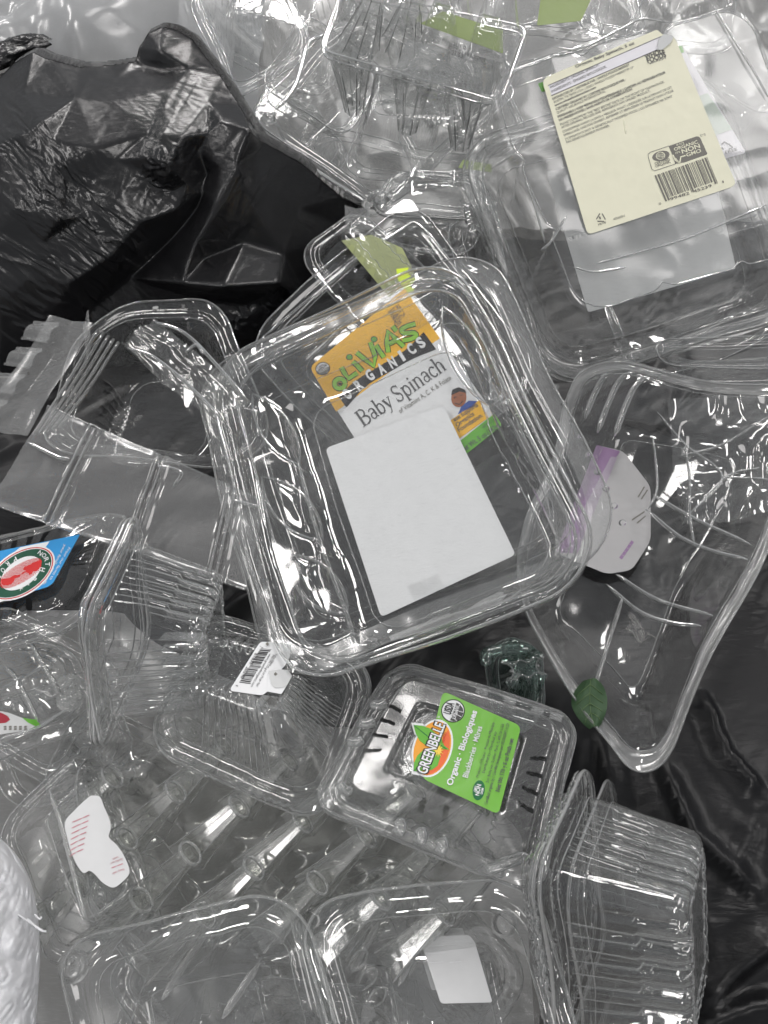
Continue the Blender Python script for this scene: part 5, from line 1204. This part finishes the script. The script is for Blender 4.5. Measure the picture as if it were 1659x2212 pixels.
slab("logo_field", [cC(*p) for p in ellipse((440, 815), 312, 200, -72)], PJ, g2, ORG, t, lab)
slab("logo_field", [cC(*p) for p in [(620, 600), (640, 700), (630, 830), (590, 950), (520, 1050), (440, 1100), (370, 1112), (480, 900), (560, 700)]], PJ, g3, RORG, t, lab)
slab("logo_leaf", [cC(*p) for p in [(228, 552), (330, 562), (410, 590), (470, 640), (540, 690), (570, 780), (630, 830), (560, 825), (480, 780), (380, 790), (300, 730), (255, 650)]], PJ, g4, GRN, t, lab); slab("logo_leaf", [cC(*p) for p in [(228, 1072), (235, 980), (270, 900), (330, 840), (420, 810), (500, 840), (530, 910), (500, 1010), (430, 1060), (330, 1068)]], PJ, g4, GRN, t, lab)
strokes([[cC(228, 552), cC(400, 690), cC(600, 825)], [cC(228, 1072), cC(350, 960), cC(500, 860)]], 1.5, PJ, g5, DGRN, t, lab, "leaf_vein")
sun = []
for k in range(24):
    r_ = 85 if k % 2 == 0 else 38; a = math.radians(15 * k); sun.append(cC(505 + r_ * math.cos(a) * .75, 835 + r_ * math.sin(a)))
slab("sun", sun, PJ, g5, SUN, t, lab)
text("GREENBELLE", cC(372, 1122), cC(590, 545), 24, PJ, .0008, BLK, t, lab, .07); text("GREENBELLE", cC(370, 1112), cC(585, 552), 22, PJ, .00095, WHITE, t, lab, .025)
for s, a, b, h, bo, m in (("Organic · Biologiques", (660, 1240), (945, 400), 13, .03, WHITE), ("Blackberries · Mûres", (838, 1150), (1002, 575), 12, .01, WHITE), ("Produce of Mexico · Produit du Mexique", (958, 1145), (1140, 530), 6.2, 0, INK), ("Distributed by / Distribué par", (1028, 1095), (1168, 628), 6.2, 0, INK), ("Sun Belle Inc. Schiller Park, IL 60176 USA", (1070, 1205), (1252, 540), 6.2, 0, INK), ("Certified organic by / Certifié biologique par ECOCERT ICO", (1055, 1450), (1308, 540), 6.4, .01, INK), ("Net Wt 170 g 6 oz Poids net", (1195, 1305), (1356, 712), 9.5, .02, INK), ("TRUSTED", (570, 760), (600, 640), 5, 0, RED)): text(s, cC(*a), cC(*b), h, PJ, g5, m, t, lab, bo)
slab("oval_mark", [cC(*p) for p in ellipse((962, 1287), 68, 112, 8)], PJ, g2, DGRN, t, lab)
for s, a, b, h in (("GMO", (925, 1305), (942, 1240), 4.5), ("NON", (965, 1350), (990, 1225), 9), ("OGM", (1005, 1335), (1020, 1265), 5)): text(s, cC(*a), cC(*b), h, PJ, g4, WHITE, t, lab, .03)
slab("seal", [cC(*p) for p in ellipse((673, 393), 133, 130)], PJ, g2, BLK, t, lab); slab("seal", [cC(*p) for p in ellipse((673, 393), 122, 119)], PJ, g3, WHITE, t, lab)
slab("seal", [cC(*p) for p in [(640, 500), (712, 300), (755, 325), (785, 370), (790, 420), (770, 465), (730, 500), (680, 510)]], PJ, g4, paint("print_charcoal", (.07, .07, .07)), t, lab)
strokes([[cC(690, 420), cC(770, 465)], [cC(705, 390), cC(790, 410)], [cC(672, 470), cC(715, 505)]], 1.2, PJ, g5, WHITE, t, lab, "seal_lines")
text("USDA", cC(645, 440), cC(688, 312), 17, PJ, g5, BLK, t, lab, .03); text("ORGANIC", cC(700, 488), cC(752, 328), 11, PJ, .00075, WHITE, t, lab, .01)
text("®", cC(520, 480), cC(528, 455), 5, PJ, g5, WHITE, t, lab)

# ---------- white-sticker clamshell, lower left
fr = quad_flat([(-5, 1790), (185, 1605), (345, 1975), (110, 2110)], [.03, .01, .03, .045])
fr.axis_to((185, 1838), .03)
t = thing("standing_clamshell", "half-open clear clamshell with lobed white sticker standing in the lower left", "food container", fr.c - [0, 0, .04])
o, p = shell("lid", fr, t, PET, tray_profile(.03, .006, .008, .003, nw=24), 1, r=.014, ns=90, holes=lid_holes(7, .30, .80, (2,), .3, .62), seed=35, warp=.0016); rimtube(p, t, o)
fr2 = quad_flat([(150, 1640), (225, 1645), (335, 1950), (200, 2010)], [.035, .0, .015, .04]); o2, p2 = shell("base", fr2, t, PET_FINE, tray_profile(.014, .01, .008), -1, r=.02, seed=36); rimtube(p2, t, o2)
def cN(x, y): return (.2798 * x, 1592.6 + .2798 * y)
PS = (fr.c + fr.n * .0318, fr.n0)
lab = slab("lobed_sticker", [cN(*p) for p in smoothpath([(700, 450), (770, 460), (805, 540), (840, 620), (855, 700), (840, 770), (900, 830), (960, 920), (1000, 1040), (940, 1120), (870, 1160), (790, 1120), (735, 1060), (690, 1030), (640, 1045), (580, 960), (530, 820), (500, 660), (580, 560), (640, 500), (700, 450)], 4)[:-1]], PS, 0, SOFTW, t)
PKR = paint("print_rose", srgb(196, 130, 140))
for s, a, b in (("Keep refri", (955, 1012), (865, 1045)), ("Garder au r", (945, 932), (850, 968)), ("avant", (912, 918), (868, 935))): text(s, cN(*a), cN(*b), 5, PS, .0002, PKR, t, lab)
strokes([[cN(948, 976), cN(905, 992)], [cN(895, 996), cN(862, 1008)]] + [[cN(690 - 8 * k, 600 + 44 * k), cN(640 - 8 * k, 622 + 44 * k)] for k in range(7)] + [[cN(630 - 8 * k, 626 + 44 * k), cN(560 - 4 * k, 656 + 44 * k)] for k in range(7)], 2.2, PS, .0002, PKR, t, lab, "blurred_print")
bead("ridge", [cN(385, 405), cN(480, 700), cN(600, 1180), cN(660, 1400)], (PS[0], PS[1]), .0012, PET_BEAD, t, o)

# ---------- open clamshell along the bottom: two trays and a hinge
frL = quad_flat([(112, 2030), (640, 1922), (800, 2470), (235, 2560)], [.055, .055, .05, .05]); frR = quad_flat([(640, 1955), (1155, 1882), (1290, 2440), (775, 2500)], [.055, .06, .055, .05])
t = thing("open_clamshell", "wide-open clear clamshell with two trays and white diamond sticker along the bottom edge", "food container", (frL.c + frR.c) / 2 - [0, 0, .04])
oL, pL = shell("left_tray", frL, t, PET, tray_profile(.022, .012, .014, .006, nw=20), -1, r=.024, ns=90, nc=14, holes=lid_holes(6, .55, .85, (2,), .3, .6), seed=37, warp=.0016, nf=30); rimtube(pL, t, oL, .0012)
oR, pR = shell("right_tray", frR, t, PET, tray_profile(.028, .012, .014, .006, nw=20), -1, r=.024, ns=90, nc=14, holes=lid_holes(6, .5, .9, (0, 2), .3, .55), seed=38, warp=.0016, nf=30); rimtube(pR, t, oR, .0012)
for k in range(5):
    s = k / 4; a = np.array((628 + 8 * s * 4, 1990)); b = np.array((775 + 24 * s, 2460)); bead("hinge_rib", [a, (a + b) / 2 + (4, 0), b], frR.plane(-.002), .0014, PET_BEAD, t, oL)
dome("snap_button", (158, 2087), frL.plane(-.003), .0065, .006, PET_BEAD, t, oL); dome("snap_button", (1090, 1995), frR.plane(-.004), .0055, .004, PET_BEAD, t, oR)
PM = (frR.c - frR.n * .0265, frR.n0)
cM = CR(200, 2800, 1800)
slab("sticker_back", roundpoly([cM(1188, 235), cM(1355, 228), cM(1400, 420), cM(1250, 440)], 5), PM, -.004, GREYW, t)
lab = slab("diamond_sticker", roundpoly([cM(1208, 260), cM(1375, 252), cM(1395, 275), cM(1455, 480), cM(1280, 484)], [6, 6, 6, 6, 8]), PM, .0, SOFTW, t)
strokes([[cM(1230, 290), cM(1290, 288)], [cM(1238, 315), cM(1295, 312)], [cM(1310, 345), cM(1350, 342)], [cM(1240, 345), cM(1290, 343)]], 2, PM, .0002, GHOST, t, lab, "show_through_print")
for q in ([(860, 2130), (905, 2035), (915, 1990)], [(350, 2160), (420, 2050), (470, 1990)], [(480, 2200), (560, 2080)], [(820, 1990), (780, 2060), (760, 2100)], [(960, 2010), (1000, 1940)]): bead("crease", q, frR.plane(-.026) if q[0][0] > 640 else frL.plane(-.02), .0018, PET_BEAD, t, oL if q[0][0] < 640 else oR)
for (x, y) in ((770, 2080), (790, 2120), (810, 2160)): bead("vent_loop", [(x - 20, y + 10), (x, y - 22), (x + 22, y - 26), (x + 18, y), (x - 10, y + 22)], frR.plane(-.022), .0006, PET_BEAD, t, oR)

# ---------- pleated berry box on its side, lower right
fr, t = side_box("pleated_box", "clear pleated berry box lying on its side at the lower right", (1280, 1640, .470), (1172, 1892, .388), (1222, 2310, .440), PET, .06, 8, 39)
o, p = shell("base", fr, t, PET_FINE, tray_profile(.058, .010, .006, .007, nw=34), 1, r=.018, rib=berry_rib(5), ribamp=.0080, holes=berry_holes(5, .62, .93, 1), wav=.3, ns=111, nc=10, nf=14, seed=39, warp=.0008, ridges=[-.5 + (k + o_) / 5 for k in range(5) for o_ in (.07, .57)][1:-1])
rimtube(p, t, o, .0014)
ol, pl_ = shell("folded_lid", Frame([q - fr.n * .008 for q in fr.Q]), t, PET, lid_profile(.008, .008, .014, .003), -1, r=.018, ns=80, rib=squarewave(9, .5, .2), ribamp=.0025, seed=40); rimtube(pl_, t, ol, .0012)
fr2, t2 = side_box("nested_box", "second clear pleated box nested behind the lower right berry box", (1330, 1665, .500), (1232, 1905, .420), (1280, 2315, .470), PET, .06, 8, 39)
o, p = shell("base", fr2, t2, PET, tray_profile(.050, .008, .008, .007, nw=24), 1, r=.018, rib=berry_rib(5), ribamp=.0060, wav=.3, ns=101, nf=14, seed=41, warp=.0012); rimtube(p, t2, o, .0012)
